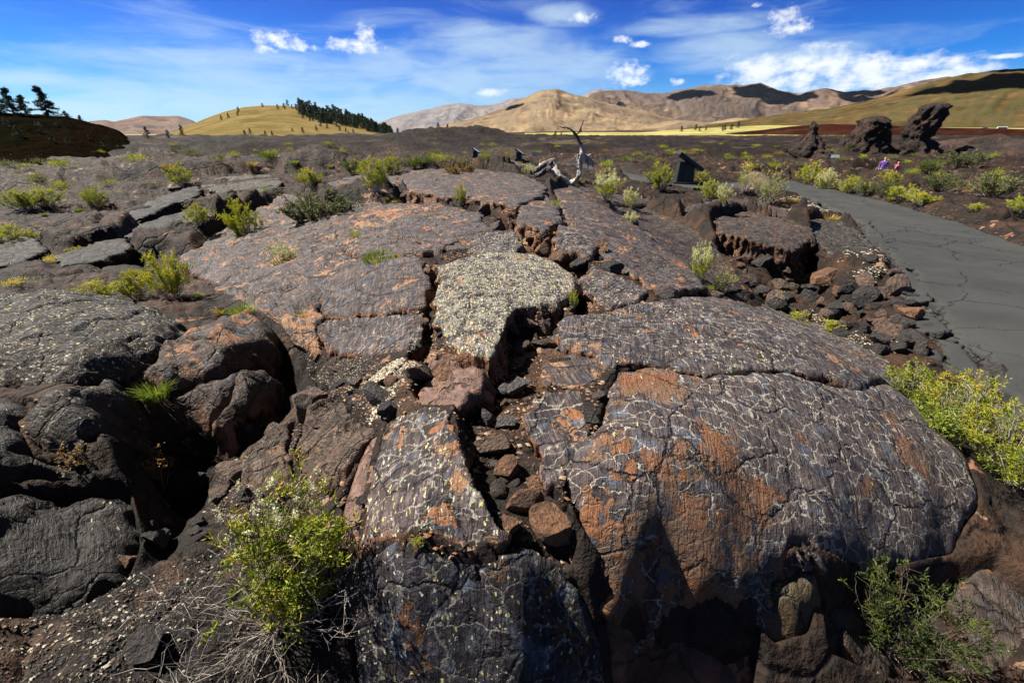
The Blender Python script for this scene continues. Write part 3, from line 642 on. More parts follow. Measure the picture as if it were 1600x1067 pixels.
def gmat():
    m, nt, bs = newmat('lava_ground')
    P = nt.attr('flow', 'Vector'); aa = nt.attr('aa'); cinm = nt.attr('cin'); fr = nt.attr('far')
    up = nt.sep(nt.node('ShaderNodeNewGeometry').outputs['Normal'])[2]
    dist = nt.vec('LENGTH', P)
    warp = nt.scale(nt.vec('SUBTRACT', nt.noise(P, 4.0, 4, 0.6, out=1), (0.5, 0.5, 0.5)), 0.16)
    Pw = nt.vec('ADD', P, warp)
    n0 = nt.noise(P, 0.35, 5, 0.6); n1 = nt.noise(P, 1.6, 6, 0.65); n2 = nt.noise(Pw, 9, 5, 0.65); n3 = nt.noise(P, 70, 4, 0.7)
    st = nt.noise(nt.scale(Pw, (40, 5, 8)), 1.0, 4, 0.6)
    dark, mid, warm = (0.007, 0.005, 0.004), (0.025, 0.0165, 0.0125), (0.062, 0.031, 0.017)
    cc = nt.mix(nt.step(n2, .35, .65), dark, mid)
    cc = nt.mix(nt.mul(nt.step(n1, .46, .62), .75), cc, warm)
    cc = nt.mix(nt.mul(nt.step(st, .4, .6), .35), cc, (0.012, 0.010, 0.010))
    cell = nt.sep(nt.voro(nt.scale(Pw, (6, 5, 5)), 1.0, out='Color'))[0]
    chip = nt.step(nt.add(nt.add(nt.mul(cell, .4), nt.noise(Pw, 2.1, 5, .65)), nt.mul(nt.sub(n0, .5), .9)), .97, .99)
    cc = nt.mix(nt.mul(chip, .85), cc, nt.mix(nt.step(n1, .4, .6), (0.20, 0.095, 0.055), (0.25, 0.165, 0.11)))
    # cracks between plates
    d1 = nt.voro(nt.scale(Pw, (1.1, 1.4, 1.1)), 1.0, 'DISTANCE_TO_EDGE')
    cc = nt.mix(nt.step(d1, .0, .018, .85, 0), cc, (0.006, 0.005, 0.005))
    # low moss and dry grass film far away
    film = nt.mul(nt.step(nt.noise(nt.scale(P, (.22, .22, .22)), 1.0, 6, .65), .52, .66), nt.step(up, .9, .98))
    cc = nt.mix(nt.mul(film, nt.step(dist, 12, 30, 0, .38)), cc, (0.085, 0.08, 0.028))
    # aa field
    ac = nt.mix(nt.step(nt.noise(P, .35, 6, .7), .4, .62), (0.008, 0.005, 0.0045), (0.030, 0.018, 0.013))
    ac = nt.mix(nt.mul(nt.step(nt.noise(P, .12, 5, .65), .54, .66), nt.step(up, .75, .9)), ac, (0.09, 0.07, 0.035))
    cc = nt.mix(aa, cc, ac)
    cc = nt.mix(fr, cc, nt.mix(nt.step(nt.noise(P, .004, 6, .65), .4, .6), (0.30, 0.25, 0.11), (0.17, 0.155, 0.06)))
    # black cinders
    gc = nt.voro(P, 130.0, out='Color')
    cd = nt.mix(nt.step(nt.sep(gc)[0], .5, 1.0), (0.007, 0.006, 0.006), (0.026, 0.019, 0.016))
    cd = nt.mix(nt.mul(nt.step(n1, .54, .62), .8), cd, (0.07, 0.042, 0.030))
    cc = nt.mix(cinm, cc, cd)
    nt.set(bs.inputs['Base Color'], cc); nt.set(bs.inputs['Roughness'], nt.step(n2, .3, .7, .65, .9)); bs.inputs['Specular IOR Level'].default_value = .18
    h = nt.add(nt.mul(n2, .05), nt.add(nt.mul(n3, .007), nt.mul(st, .012)))
    h = nt.add(h, nt.mul(nt.noise(P, 24, 4, .6), .02)); h = nt.sub(h, nt.mul(chip, .015)); h = nt.add(h, nt.mul(n1, .10))
    h = nt.sub(h, nt.step(d1, 0, .04, .03, 0))
    h = nt.add(h, nt.mul(nt.mul(aa, nt.noise(P, 1.2, 6, .75)), 1.1))
    h = nt.add(h, nt.mul(cinm, nt.mul(nt.voro(P, 90.0), .006)))
    nt.set(bs.inputs['Normal'], nt.bump(h, 1.0, .9))
    return m
M['ground'] = gmat()
g = mesh_np('lava_ground', V, F4, F3, [M['ground']], True,
            {'flow': flow, 'aa': np.append(k3, 0), 'cin': cin, 'far': np.append(far, 0)})
tag(g, 'rough dark lava plain reaching from the foreground to the hills', kind='structure')
def gridmesh(P, res, jag, topz, thick, R, flare=0.0, seed=0, wall=0.025, profile=None, step=.05):
    """thick sheet over a polygon with ragged rim and rocky broken sides"""
    P = np.asarray(P); lo = P.min(0)-.15-jag*2; hi_ = P.max(0)+.15+jag*2
    xs = np.arange(lo[0], hi_[0], res); ys = np.arange(lo[1], hi_[1], res)
    X, Y = np.meshgrid(xs, ys, indexing='ij')
    def sdf(X, Y):
        wx = jag*(fbm(X*3.1, Y*3.1, seed=seed+1, o=2)+.8*fbm(X*11, Y*11, seed=seed+2, o=2)); wy = jag*(fbm(X*3.1, Y*3.1, seed=seed+3, o=2)+.8*fbm(X*11, Y*11, seed=seed+4, o=2))
        return polysd(X+wx, Y+wy, P)
    S = sdf(X, Y)
    gx, gy = np.gradient(S, res); gl = gx*gx+gy*gy+1e-6
    near = (S > -.8*res) & (S < .55*res)
    X = np.where(near, X-S*gx/gl, X); Y = np.where(near, Y-S*gy/gl, Y)
    okv = S > -.8*res
    nx, ny = X.shape
    q = okv[:-1, :-1] & okv[1:, :-1] & okv[:-1, 1:] & okv[1:, 1:] & ((S[:-1, :-1]+S[1:, :-1]+S[:-1, 1:]+S[1:, 1:]) > 0)
    I = np.arange(nx*ny).reshape(nx, ny)
    f = np.stack([I[:-1, :-1][q], I[1:, :-1][q], I[1:, 1:][q], I[:-1, 1:][q]], 1)
    used = np.unique(f); mp = np.full(nx*ny, -1); mp[used] = np.arange(len(used)); f = mp[f]
    x = X.ravel()[used]; y = Y.ravel()[used]; s = np.clip(S.ravel()[used], 0, None)
    t = np.clip(s/R, 0, 1); drop = R*(1-np.sqrt(np.clip(1-(1-t)**2, 0, 1)))
    z = topz(x, y)-drop
    if profile: z = profile(x, y, s, z)
    # rim edges
    e = np.concatenate([f[:, [0, 1]], f[:, [1, 2]], f[:, [2, 3]], f[:, [3, 0]]])
    key = np.sort(e, 1); kk = key[:, 0].astype(np.int64)*len(used)+key[:, 1]
    un, inv, cnt = np.unique(kk, return_inverse=True, return_counts=True)
    be = e[cnt[inv] == 1]
    bv = np.unique(be); bm = np.full(len(used), -1); bm[bv] = np.arange(len(bv))
    nrm = np.zeros((len(used), 2)); d = np.stack([x[be[:, 1]]-x[be[:, 0]], y[be[:, 1]]-y[be[:, 0]]], 1)
    on = np.stack([d[:, 1], -d[:, 0]], 1); np.add.at(nrm, be[:, 0], on); np.add.at(nrm, be[:, 1], on)
    nb = nrm[bv]; nb /= np.linalg.norm(nb, axis=1)[:, None]+1e-9
    nring = max(3, int(thick/step))
    verts = [np.stack([x, y, z], 1)]; faces = [f]; prev = bv
    bx, by, bz = x[bv], y[bv], z[bv]
    for k in range(1, nring+1):
        dz = thick*k/nring
        off = wall*(fbm(bx*5, by*5, (bz-dz)*8, seed=seed+7, o=4, g=.6)*2.6+.9*np.round(1.5*vn(bx*7, by*7, (bz-dz)*5, seed=seed+8)))+flare*dz
        off = off-wall*1.0*min(1, k/2)*(.5+.5*vn(bx*9, by*9, seed=seed+9))
        verts.append(np.stack([bx+nb[:, 0]*off, by+nb[:, 1]*off, bz-dz+.01*fbm(bx*9, by*9, seed=k)], 1))
        base0 = len(used)+(k-1)*len(bv); cur = base0+np.arange(len(bv))
        pa = be[:, 0] if k == 1 else (base0-len(bv))+bm[be[:, 0]]; pb = be[:, 1] if k == 1 else (base0-len(bv))+bm[be[:, 1]]
        faces.append(np.stack([pa, base0+bm[be[:, 0]], base0+bm[be[:, 1]], pb], 1))
    s_all = np.concatenate([s, np.zeros(len(bv)*nring)])
    return np.concatenate(verts), np.concatenate(faces), s_all
def slab(name, label, poly, o, seed):
    P = o['P']; res = o['res']; cx, cy = P.mean(0)
    jag = o.get('jag', .035 if res < .03 else .06)
    if name == 'crust_plate' and o['m'] not in ('dome', 'nosecrust', 'shadelobe'): P = np.array([cx, cy])+(P-np.array([cx, cy]))*1.055
    amp = o['amp']; dz = o.get('dz', 0)
    def topz(x, y):
        z = surf(x, y)+dz
        n = fbm(x*1.9, y*1.9, seed=seed+20, o=4)
        z = z+amp*n+amp*.35*fbm(x*7, y*7, seed=seed+21, o=3)
        w1, w2, vx, vy, ra, rb = worley(x*2.6+n*.6, y*3.1+n*.5, seed=seed+22)
        z = z+(ra-.5)*amp*.30+(vx*(rb-.5))*amp*.5
        if o.get('sag') == 2:   # rope folds of the lobes
            a = math.radians(o['ang']); u = x*math.cos(a)+y*math.sin(a)
            z = z+.018*np.sin(u*20+5*fbm(x*1.3, y*1.3, seed=seed+25, o=2)+3*n)*(.5+.5*fbm(x*2, y*2, seed=seed+26, o=2))-.05*sstep(.10-np.abs(fbm(x*1.8, y*1.8, seed=seed+27, o=2)), 0, .10)
        return z
    V, Fc, s = gridmesh(P, res, jag, topz, o['th'], o['R'], seed=seed, flare=o.get('flare', .12), wall=.04)
    a = math.radians(o['ang']); x, y = V[:, 0], V[:, 1]
    fl = np.stack([x*math.cos(a)-y*math.sin(a)*-1, -x*math.sin(a)+y*math.cos(a), V[:, 2]], 1)
    tn = np.full(len(V), o.get('tan', 0.0))
    for px, py, rad, k in o.get('tans', []):
        h = hit(px, py); tn = np.maximum(tn, k*np.exp(-((x-h[0])**2+(y-h[1])**2)/(rad*rad)))
    lc = np.full(len(V), o.get('lich', 0.0))
    base = float(V[:, 2].min()); V2 = V-np.array([cx, cy, base])
    ob = mesh_np(name, V2, Fc[:, ::1], None, [M[o['m']]], True, {'flow': fl, 'tan': tn, 'lich': lc})
    ob.location = (cx, cy, base)
    return tag(ob, label, name.replace('_', ' '), 'slabs and lobes of cooled lava crust')
for k_, (nm, lb, pl, op) in enumerate(SL): slab(nm, lb, pl, op, 100+k_*17)
# asphalt
def amat():
    m, nt, bs = newmat('asphalt'); P = nt.node('ShaderNodeTexCoord').outputs['Object']
    n = nt.noise(P, 1.1, 5, .6); f = nt.noise(P, 160, 3, .7)
    bs.inputs['Specular IOR Level'].default_value = .25; c = nt.mix(nt.step(n, .35, .65), (0.028, 0.030, 0.030), (0.040, 0.041, 0.041)); c = nt.mix(nt.step(f, .55, .75, 0, .5), c, (0.085, 0.085, 0.08))
    c = nt.mix(nt.step(nt.noise(P, 3.0, 5, .65), .6, .72, 0, .5), c, (0.04, 0.04, 0.042))
    wv = nt.vec('ADD', P, nt.scale(nt.vec('SUBTRACT', nt.noise(P, 1.5, 4, .7, out=1), (.5, .5, .5)), .5))
    ck = nt.mul(nt.step(nt.voro(wv, .75, 'DISTANCE_TO_EDGE'), .0, .014, 1, 0), nt.step(nt.noise(P, .6, 3, .6), .42, .52))
    c = nt.mix(nt.mul(ck, .8), c, (.008, .008, .008))
    grit = nt.mul(nt.step(nt.voro(P, 38.0), .10, .22, 1, 0), nt.step(nt.noise(P, 1.4, 5, .7), .50, .62)); c = nt.mix(nt.mul(grit, .8), c, (.12, .08, .055))
    c = nt.mix(nt.step(nt.noise(P, .35, 3, .6), .45, .62, 0, .45), c, (.052, .052, .050))
    nt.set(bs.inputs['Base Color'], c); bs.inputs['Roughness'].default_value = .85
    h = nt.add(nt.add(nt.mul(nt.noise(P, 90, 3, .8), .012), nt.mul(n, .03)), nt.mul(grit, .01)); h = nt.sub(h, nt.mul(ck, .02))
    nt.set(bs.inputs['Normal'], nt.bump(h, 1.0, .9)); return m
M['asphalt'] = amat()
for k_, P in enumerate(PATH):
    V, Fc, s = gridmesh(P, .06 if k_ == 0 else .12, .11 if k_ == 0 else .05, lambda x, y: surf(x, y)+.02+.018*fbm(x*1.0, y*1.0, seed=9)+.006*fbm(x*5, y*5, seed=10), .14, .03, seed=500+k_, wall=.01, step=.05)
    tag(mesh_np('asphalt_path', V, Fc, None, [M['asphalt']]), 'grey asphalt footpath curving through the lava', kind='structure')
# ------------------------------------------------------------ hills and mountains (each a real ridge at its own distance)
def hill(name, label, sky_px, D0, D1, mat, nz=.10, gul=.5, z0=-2, px_ext=0, nu=260, nv=90, back=1.6, shape=1.25, seed=0, fine=.02, kscale=1.0, wig=0.0):
    sky = sorted(sky_px); az = np.array([azel(*p)[0] for p in sky]); te = np.array([math.tan(azel(*p)[1]) for p in sky])
    A = np.linspace(az[0]-px_ext, az[-1]+px_ext, nu)
    # smooth skyline
    T = np.interp(A, az, te); k = np.hanning(9); k /= k.sum(); Tp = np.pad(T, 4, mode='edge'); T = np.convolve(Tp, k, 'valid')
    if px_ext: T = T*1.0
    vv = np.concatenate([np.linspace(0, 1, nv), 1+np.linspace(.04, 1, nv//3)])
    AAg, VV = np.meshgrid(A, vv, indexing='ij')
    Dr = D1*(1+wig*np.interp(AAg, A, vn(A*9, A*0, seed=seed+3)))
    Dd = np.where(VV <= 1, D0+(Dr-D0)*VV, Dr*(1+(VV-1)*(back-1)))
    H = (CAMZ+T[:, None]*Dr)-z0
    v1 = np.clip(VV, 0, 1)
    s = np.where(VV <= 1, .5*v1**shape+.5*sstep(v1, 0, 1.0), 1-1.1*(VV-1)**2)
    X, Y = Dd*np.sin(AAg), Dd*np.cos(AAg)
    sc = kscale*D1*.12
    n = fbm(X/sc, Y/sc, seed=seed, o=5, g=.5)
    gu = np.abs(fbm(AAg*D1/(sc*.32)+n*.8, VV*1.6+n, seed=seed+9, o=4))
    mask = np.where(VV <= 1, np.sin(np.clip(VV, 0, 1)*math.pi)**.8, .4*(VV-1))
    Z = z0+H*s+H.clip(0)*mask*(nz*n*2-gul*nz*2*(gu-.25))+fine*H.clip(0).max()*fbm(X/(sc*.16), Y/(sc*.16), seed=seed+4, o=4)*np.where(VV < .02, 0, 1)
    nu_, nv_ = X.shape; I = np.arange(nu_*nv_).reshape(nu_, nv_)
    f = np.stack([I[:-1, :-1], I[1:, :-1], I[1:, 1:], I[:-1, 1:]], -1).reshape(-1, 4)
    V = np.stack([X, Y, Z], -1).reshape(-1, 3)
    o = mesh_np(name, V, f, None, [mat], True, {'rel': VV.ravel(), 'gul': gu.ravel()})
    tag(o, label, kind='structure')
    def pos(px, v):
        a = azel(px, 200)[0]; i = int(np.clip(np.searchsorted(A, a), 0, nu_-1)); j = int(np.argmin(np.abs(vv-v)))
        return Vector((float(X[i, j]), float(Y[i, j]), float(Z[i, j])))
    def at(px, py):
        """spot on the hill seen at a place of the photograph"""
        a, e = azel(px, py); i = int(np.clip(np.searchsorted(A, a), 0, nu_-1))
        ev = (Z[i]-CAMZ)/Dd[i]; j = int(np.argmax(ev >= math.tan(e))) if (ev >= math.tan(e)).any() else int(np.argmax(ev))
        return Vector((float(X[i, j]), float(Y[i, j]), float(Z[i, j])))
    return at
def hillmat(name, cols, scale, spots=None, gulc=None, bump=3.0, rough=.9, thr=(.38, .62)):
    m, nt, bs = newmat(name); P = nt.node('ShaderNodeNewGeometry').outputs['Position']
    Ps = nt.scale(P, (1/scale, 1/scale, 2.2/scale)); n1 = nt.noise(Ps, 1.0, 6, .6); n2 = nt.noise(Ps, 3.7, 5, .65, dist=.6); n3 = nt.noise(Ps, 22, 5, .7)
    c = nt.mix(nt.step(n1, *thr), cols[0], cols[1]); c = nt.mix(nt.step(n2, .42, .66), c, cols[2])
    if len(cols) > 3: c = nt.mix(nt.step(nt.noise(nt.vec('ADD', Ps, (7, 3, 1)), .8, 4, .6), .48, .6), c, cols[3])  # broad tone patches: vegetation, with cloud shadow put into the colour
    if gulc: c = nt.mix(nt.step(nt.add(nt.attr('gul'), nt.mul(nt.sub(n2, .5), .3)), .03, .20, .75, 0), c, gulc)
    if spots: c = nt.mix(nt.mul(nt.step(n3, .56, .64), .6), c, spots)
    nt.set(bs.inputs['Base Color'], c); bs.inputs['Roughness'].default_value = rough; bs.inputs['Specular IOR Level'].default_value = .0
    nt.set(bs.inputs['Normal'], nt.bump(nt.add(n3, nt.mul(n2, 2)), bump, .8)); return m
mm_far = hillmat('far_mountain', ((.145, .12, .12), (.09, .095, .115), (.21, .18, .16)), 1500, gulc=(.16, .15, .16), bump=6)
mm_main = hillmat('tan_mountain', ((.18, .125, .075), (.095, .075, .056), (.26, .19, .115), (.115, .08, .06)), 560, gulc=(.17, .13, .09), bump=3)
mm_dark = hillmat('purple_brown_mountain', ((.125, .085, .066), (.07, .053, .048), (.20, .135, .088), (.10, .075, .068)), 620, gulc=(.07, .055, .045), bump=3)
mm_red = hillmat('pink_mountain', ((.135, .085, .068), (.075, .062, .06), (.18, .12, .092)), 800, gulc=(.15, .12, .10), bump=4)
mm_cone = hillmat('dry_grass_slope', ((.145, .108, .044), (.095, .075, .028), (.18, .132, .058)), 60, bump=.5, spots=(.09, .085, .028))
mm_right = hillmat('olive_slope', ((.070, .048, .020), (.038, .029, .014), (.105, .068, .030)), 190, spots=(.06, .055, .02), gulc=(.06, .055, .025), bump=2)  # olive slope, colour lowered to stand for the vignette at the side
mm_field = hillmat('pale_field', ((.27, .245, .085), (.16, .155, .05), (.36, .31, .13)), 90, bump=.3)
mm_cinder = hillmat('red_cinder', ((.028, .009, .007), (.018, .006, .005), (.04, .017, .010)), 40, bump=.6)
mm_black = hillmat('black_cinder_hill', ((.004, .003, .0025), (.009, .0045, .003), (.006, .0065, .003)), 14, spots=(.006, .009, .003), bump=.5)  # black cinder, colour lowered further to stand for the side vignette
mm_lav = hillmat('dark_lava_rise', ((.030, .021, .018), (.055, .038, .032), (.08, .062, .04)), 30, bump=1.2, spots=(.012, .009, .008))
hill('far_mountains', 'bluish mountain range behind the centre', [(560,200),(590,192),(625,180),(665,172),(700,163),(718,161),(745,166),(770,164),(800,156),(835,150),(880,165),(930,200)], 9000, 15000, mm_far, nz=.12, gul=.8, z0=0, seed=3, nu=300)
hill('blue_peak', 'small dark blue peak behind the saddle', [(890,165),(915,146),(935,139),(955,146),(985,165)], 14000, 19000, mm_far, z0=0, seed=5, nu=60)
hill('pink_mountains', 'pinkish brown mountains at left', [(90,205),(140,190),(165,188),(178,191),(196,187),(222,181),(250,182),(278,181),(300,188),(330,205),(380,212)], 4200, 6500, mm_red, nz=.14, gul=.9, z0=0, seed=8)
hill('dark_mountains', 'purple brown mountain range at right', [(900,175),(925,146),(955,141),(1000,145),(1040,147),(1080,137),(1125,132),(1160,134),(1188,130),(1215,142),(1250,147),(1290,139),(1320,145),(1370,140),(1400,136),(1440,126),(1480,120),(1505,122),(1560,140),(1650,150)], 3600, 6200, mm_dark, nz=.10, gul=.9, z0=2, seed=12, nu=420, wig=.05)
hill('main_mountain', 'broad tan mountain in the middle', [(630,212),(680,198),(740,186),(790,168),(830,149),(845,142),(870,140),(900,150),(940,160),(990,172),(1040,184),(1085,197),(1130,212)], 1500, 3600, mm_main, nz=.075, gul=.8, z0=1, seed=18, nu=360)
hill('tan_foothills', 'low tan foothills below the dark range', [(960,208),(1000,196),(1060,188),(1110,192),(1150,184),(1200,188),(1260,190),(1330,196)], 1300, 2600, mm_main, nz=.06, z0=1, seed=24, nu=200)
right_at = hill('right_slope', 'long olive slope at right', [(1020,208),(1060,203),(1150,190),(1220,180),(1290,172),(1350,160),(1420,140),(1470,127),(1510,118),(1560,112),(1600,110),(1700,104),(1850,112),(2100,160)], 520, 1900, mm_right, nz=.06, gul=.6, z0=2.5, seed=29, nu=340, shape=1.0, px_ext=.02)
field_at = hill('pale_field', 'pale grass field in front of the slope', [(820,207.5),(900,206),(1000,206),(1060,203),(1130,199),(1200,196),(1300,197),(1420,199),(1550,200),(1700,200),(1900,202)], 250, 620, mm_field, nz=.01, gul=.0, z0=.6, seed=31, nu=260, fine=.002, shape=1.0)
hill('red_cinder_rise', 'low dark red cinder rise in the pale field', [(1085,211.5),(1130,209),(1190,203.5),(1240,197.5),(1290,194),(1340,195),(1400,197),(1480,200),(1560,201),(1650,204),(1720,210)], 300, 350, mm_cinder, nz=.02, gul=.0, z0=1.2, seed=33, nu=200, fine=.004, back=1.05)
hill('dark_lava_rise', 'low dark lava rise before the mountain', [(600,212),(680,211),(770,208),(850,206),(900,205),(960,204.5),(1010,204),(1060,206),(1082,211)], 420, 560, mm_lav, nz=.1, z0=1, seed=35, nu=200, fine=.05, back=1.1)
cone_at = hill('grass_cone', 'rounded dry grass hill', [(190,238),(245,216),(280,203),(320,186),(350,175),(380,168),(415,165),(450,166),(480,171),(520,178),(560,189),(600,203),(640,213),(680,220)], 240, 520, mm_cone, nz=.03, gul=.1, z0=0, seed=37, nu=240, fine=.004, shape=.9, back=1.25)
left_at = hill('black_cinder_hill', 'black cinder hill at left', [(-500,190),(-200,176),(-60,172),(0,176),(60,180),(105,183),(125,187),(150,194),(180,203),(192,209),(203,219),(215,229),(230,236),(250,240)], 38, 78, mm_black, nz=.10, gul=.5, z0=-.4, seed=41, nu=300, fine=.05, shape=1.5, back=1.4, kscale=.9)
# ------------------------------------------------------------ unseen clouds added overhead to shade the hills
def cmat():
    m, nt, bs = newmat('shade_cloud_white'); bs.inputs['Base Color'].default_value = (.9, .9, .92, 1); bs.inputs['Roughness'].default_value = 1; bs.inputs['Specular IOR Level'].default_value = 0; return m
M['shade_cloud'] = cmat()
def shade_cloud(tx, ty, tz, H, rx, ry, seed):
    k = H/SUN.z; c = Vector((tx, ty, tz))+SUN*k; r_ = np.random.RandomState(seed)
    th, ph = np.meshgrid(np.linspace(0, 2*math.pi, 72, endpoint=False), np.linspace(-math.pi/2, math.pi/2, 30), indexing='ij')
    ux, uy, uz = np.cos(th)*np.cos(ph), np.sin(th)*np.cos(ph), np.sin(ph); n = 1+.45*fbm(ux*1.8+seed, uy*1.8, uz*1.8, seed=seed, o=5)
    V = np.stack([ux*rx*n, uy*ry*n, uz*min(rx, ry)*.22*n*np.where(uz < 0, .4, 1)], -1).reshape(-1, 3)
    I = np.arange(72*30).reshape(72, 30); J = np.roll(I, -1, 0); f = np.stack([I[:, :-1], J[:, :-1], J[:, 1:], I[:, 1:]], -1).reshape(-1, 4)
    o = mesh_np('shade_cloud', V, f, None, [M['shade_cloud']], True); o.location = c; return tag(o, 'white cumulus mesh added out of view to shade the hills', kind='structure')
def gpos(px, D):
    a = azel(px, 200)[0]; return D*math.sin(a), D*math.cos(a)
for px, D, z, H, rx, ry, sd in ((1175, 5700, 500, 2400, 300, 420, 1), (1060, 5600, 450, 2300, 200, 350, 2), (1300, 5900, 500, 2500, 200, 300, 3), (1370, 5200, 350, 2400, 200, 500, 13), (1440, 1700, 200, 1800, 150, 200, 6),
                                (1540, 1300, 90, 1800, 130, 150, 12), (800, 3000, 150, 2000, 70, 200, 5)):
    shade_cloud(*gpos(px, D), z, H, rx, ry, sd)
hz_m = bpy.data.materials.new('haze_air'); hz_m.use_nodes = True; hz_m.node_tree.nodes.clear(); hn = NT(hz_m.node_tree)
pv = hn.node('ShaderNodeVolumePrincipled', {}, Color=(.62, .76, .95)); pv.inputs['Density'].default_value = HAZE; pv.inputs['Anisotropy'].default_value = .3
ho = hn.n.new('ShaderNodeOutputMaterial'); hn.l.new(pv.outputs[0], ho.inputs[1])
if HAZE:
    B = np.array([[x_, y_, z_] for z_ in (-9, 1560) for y_ in (-30500, 30500) for x_ in (-30500, 30500)])
    hb = mesh_np('haze', B, [[0, 2, 3, 1], [4, 5, 7, 6], [0, 1, 5, 4], [2, 6, 7, 3], [0, 4, 6, 2], [1, 3, 7, 5]], None, [hz_m], False)
    tag(hb, 'thin blue air over the plain and the mountains', 'haze', kind='stuff')
# ------------------------------------------------------------ lava pillars at right
def lump(name, label, cat, px, base_py, D, prof, mat, seed, depth=.8, par=None, group=None, zsink=1.0):
    """upright rock: prof = list of (height px above base, centre offset px, half width px)"""
    d = raydir(px, base_py); hd = math.hypot(d[0], d[1]); c = Vector((d[0]/hd*D, d[1]/hd*D, CAMZ+d[2]/hd*D))
    k = D/hd*1.0; a = math.atan2(d[0], d[1]); k = D/F*1.02/ math.cos(0)*1.0
    k = D/hd
    hs = [p[0]*k for p in prof]; nz_ = 46; nth = 64
    zt = np.linspace(-zsink, hs[-1], nz_); off = np.interp(zt, hs, [(p[1]-p[0]*(px-800)/1650.0)*k for p in prof]); hw = np.interp(zt, hs, [p[2]*k for p in prof])
    TH, ZT = np.meshgrid(np.linspace(0, 2*math.pi, nth, endpoint=False), np.arange(nz_), indexing='ij')
    zz_ = zt[ZT]; r = hw[ZT]; cx = off[ZT]
    ux, uy = np.cos(TH), np.sin(TH)
    sc = 1/max(hw)
    n = fbm(ux*1.7+9, uy*1.7, zz_*sc*1.6, seed=seed, o=5, g=.55); w = np.abs(fbm(ux*2.6, uy*2.6, zz_*sc*3.0, seed=seed+3, o=3))
    n = n+.35*np.round(2*vn(ux*1.9, uy*1.9, zz_*sc*1.8, seed+6))/2
    rr = r*(1.04+.30*n-.20*(.3-w).clip(0)*2+.16*fbm(ux*5, uy*5, zz_*sc*6, seed=seed+12, o=3)+.10*np.round(1.6*vn(ux*4, uy*4, zz_*sc*4.5, seed+14)))
    X = cx+rr*ux; Y = rr*uy*depth; Z = zz_+max(hw)*.12*n
    ca, sa = math.cos(-a), math.sin(-a)
    V = np.stack([X*ca-Y*sa, X*sa+Y*ca, Z], -1).reshape(-1, 3)
    I = np.arange(nth*nz_).reshape(nth, nz_); J = np.roll(I, -1, 0)
    f = np.stack([I[:, :-1], J[:, :-1], J[:, 1:], I[:, 1:]], -1).reshape(-1, 4)
    top = len(V); V = np.concatenate([V, [[V[I[:, -1], 0].mean(), V[I[:, -1], 1].mean(), V[I[:, -1], 2].mean()+.1*max(hw)]]])
    f3 = np.stack([I[:, -1], J[:, -1], np.full(nth, top)], 1)
    o = mesh_np(name, V, f, f3, [mat], True); o.location = c
    return tag(o, label, cat, group)
def bigrock(name):
    m, nt, bs = newmat(name); P = nt.node('ShaderNodeTexCoord').outputs['Object']
    n1 = nt.noise(P, .35, 6, .65); n2 = nt.noise(P, 1.3, 6, .7, dist=.8)
    c = nt.mix(nt.step(n1, .42, .6), (.022, .011, .008), (.075, .038, .023)); c = nt.mix(nt.step(n2, .48, .66), c, (.008, .005, .004))
    nt.set(bs.inputs['Base Color'], c); bs.inputs['Roughness'].default_value = .9
    nt.set(bs.inputs['Normal'], nt.bump(nt.add(n2, n1), .8, 1.0)); return m
M['spire'] = bigrock('spire_rock')
lump('lava_spire', 'low jagged lava outcrop with a small round knob on top', 'rock', 1262, 249, 53, [(0,-2,42),(12,0,34),(22,2,23),(30,6,14),(36,8,7),(39,9,5),(44,10,6),(50,10,3)], M['spire'], 51)
lump('lava_spire', 'broad blocky lava pillar leaning right, behind the pale field edge', 'rock', 1352, 250, 54, [(0,-4,36),(14,0,29),(26,6,23),(38,10,22),(47,14,22),(54,16,20),(59,17,11)], M['spire'], 52)
lump('lava_spire', 'tall dark leaning lava pillar with a pointed shoulder at right', 'rock', 1440, 248, 54, [(0,-2,30),(12,-2,22),(24,-2,18),(30,-2,16),(36,1,20),(50,10,19),(62,17,18),(70,22,17),(74,25,12)], M['spire'], 53, depth=1.0)
lump('lava_outcrop', 'small pointed rubble outcrop between the knobbed outcrop and the broad pillar', 'rock', 1322, 249, 55, [(0,0,26),(16,2,16),(26,4,9),(33,4,3)], M['spire'], 54)
lump('lava_outcrop', 'long low dark outcrop at the far right edge, beyond the tall pillar', 'rock', 1560, 240, 58, [(0,0,100),(8,0,88),(14,0,64),(19,0,24)], M['spire'], 55)
lump('lava_outcrop', 'low brown rubble heap between the broad pillar and the tall pillar', 'rock', 1402, 250, 56, [(0,0,32),(10,0,22),(18,0,10)], M['spire'], 56)
# ------------------------------------------------------------ loose rocks
import bmesh
def rock_proto(seed, cuts=11, sub=3, noise=.06, flat=.8):
    rnd = random.Random(seed); bm = bmesh.new(); bmesh.ops.create_icosphere(bm, subdivisions=sub, radius=1.0)
    co = np.array([v.co[:] for v in bm.verts]); f = np.array([[v.index for v in fc.verts] for fc in bm.faces]); bm.free()
    for k in range(cuts):
        n = np.array([rnd.gauss(0, 1), rnd.gauss(0, 1), rnd.gauss(0, 1)*1.1]); n /= np.linalg.norm(n); d = rnd.uniform(.42, .82)
        s = co@n-d; co = co-np.outer(np.clip(s, 0, None), n)
    co *= np.array([1, rnd.uniform(.65, .95), flat*rnd.uniform(.7, 1.0)])
    n = fbm(co[:, 0]*2+seed, co[:, 1]*2, co[:, 2]*2, seed=seed, o=4)
    co = co*(1+noise*n[:, None])
    co += .02*np.stack([fbm(co[:, 0]*8, co[:, 1]*8, co[:, 2]*8, seed=seed+k, o=2) for k in range(3)], 1)
    me = bpy.data.meshes.new('loose_rock'); me.from_pydata(co.tolist(), [], f.tolist())
    for p in me.polygons: p.use_smooth = True
    return me
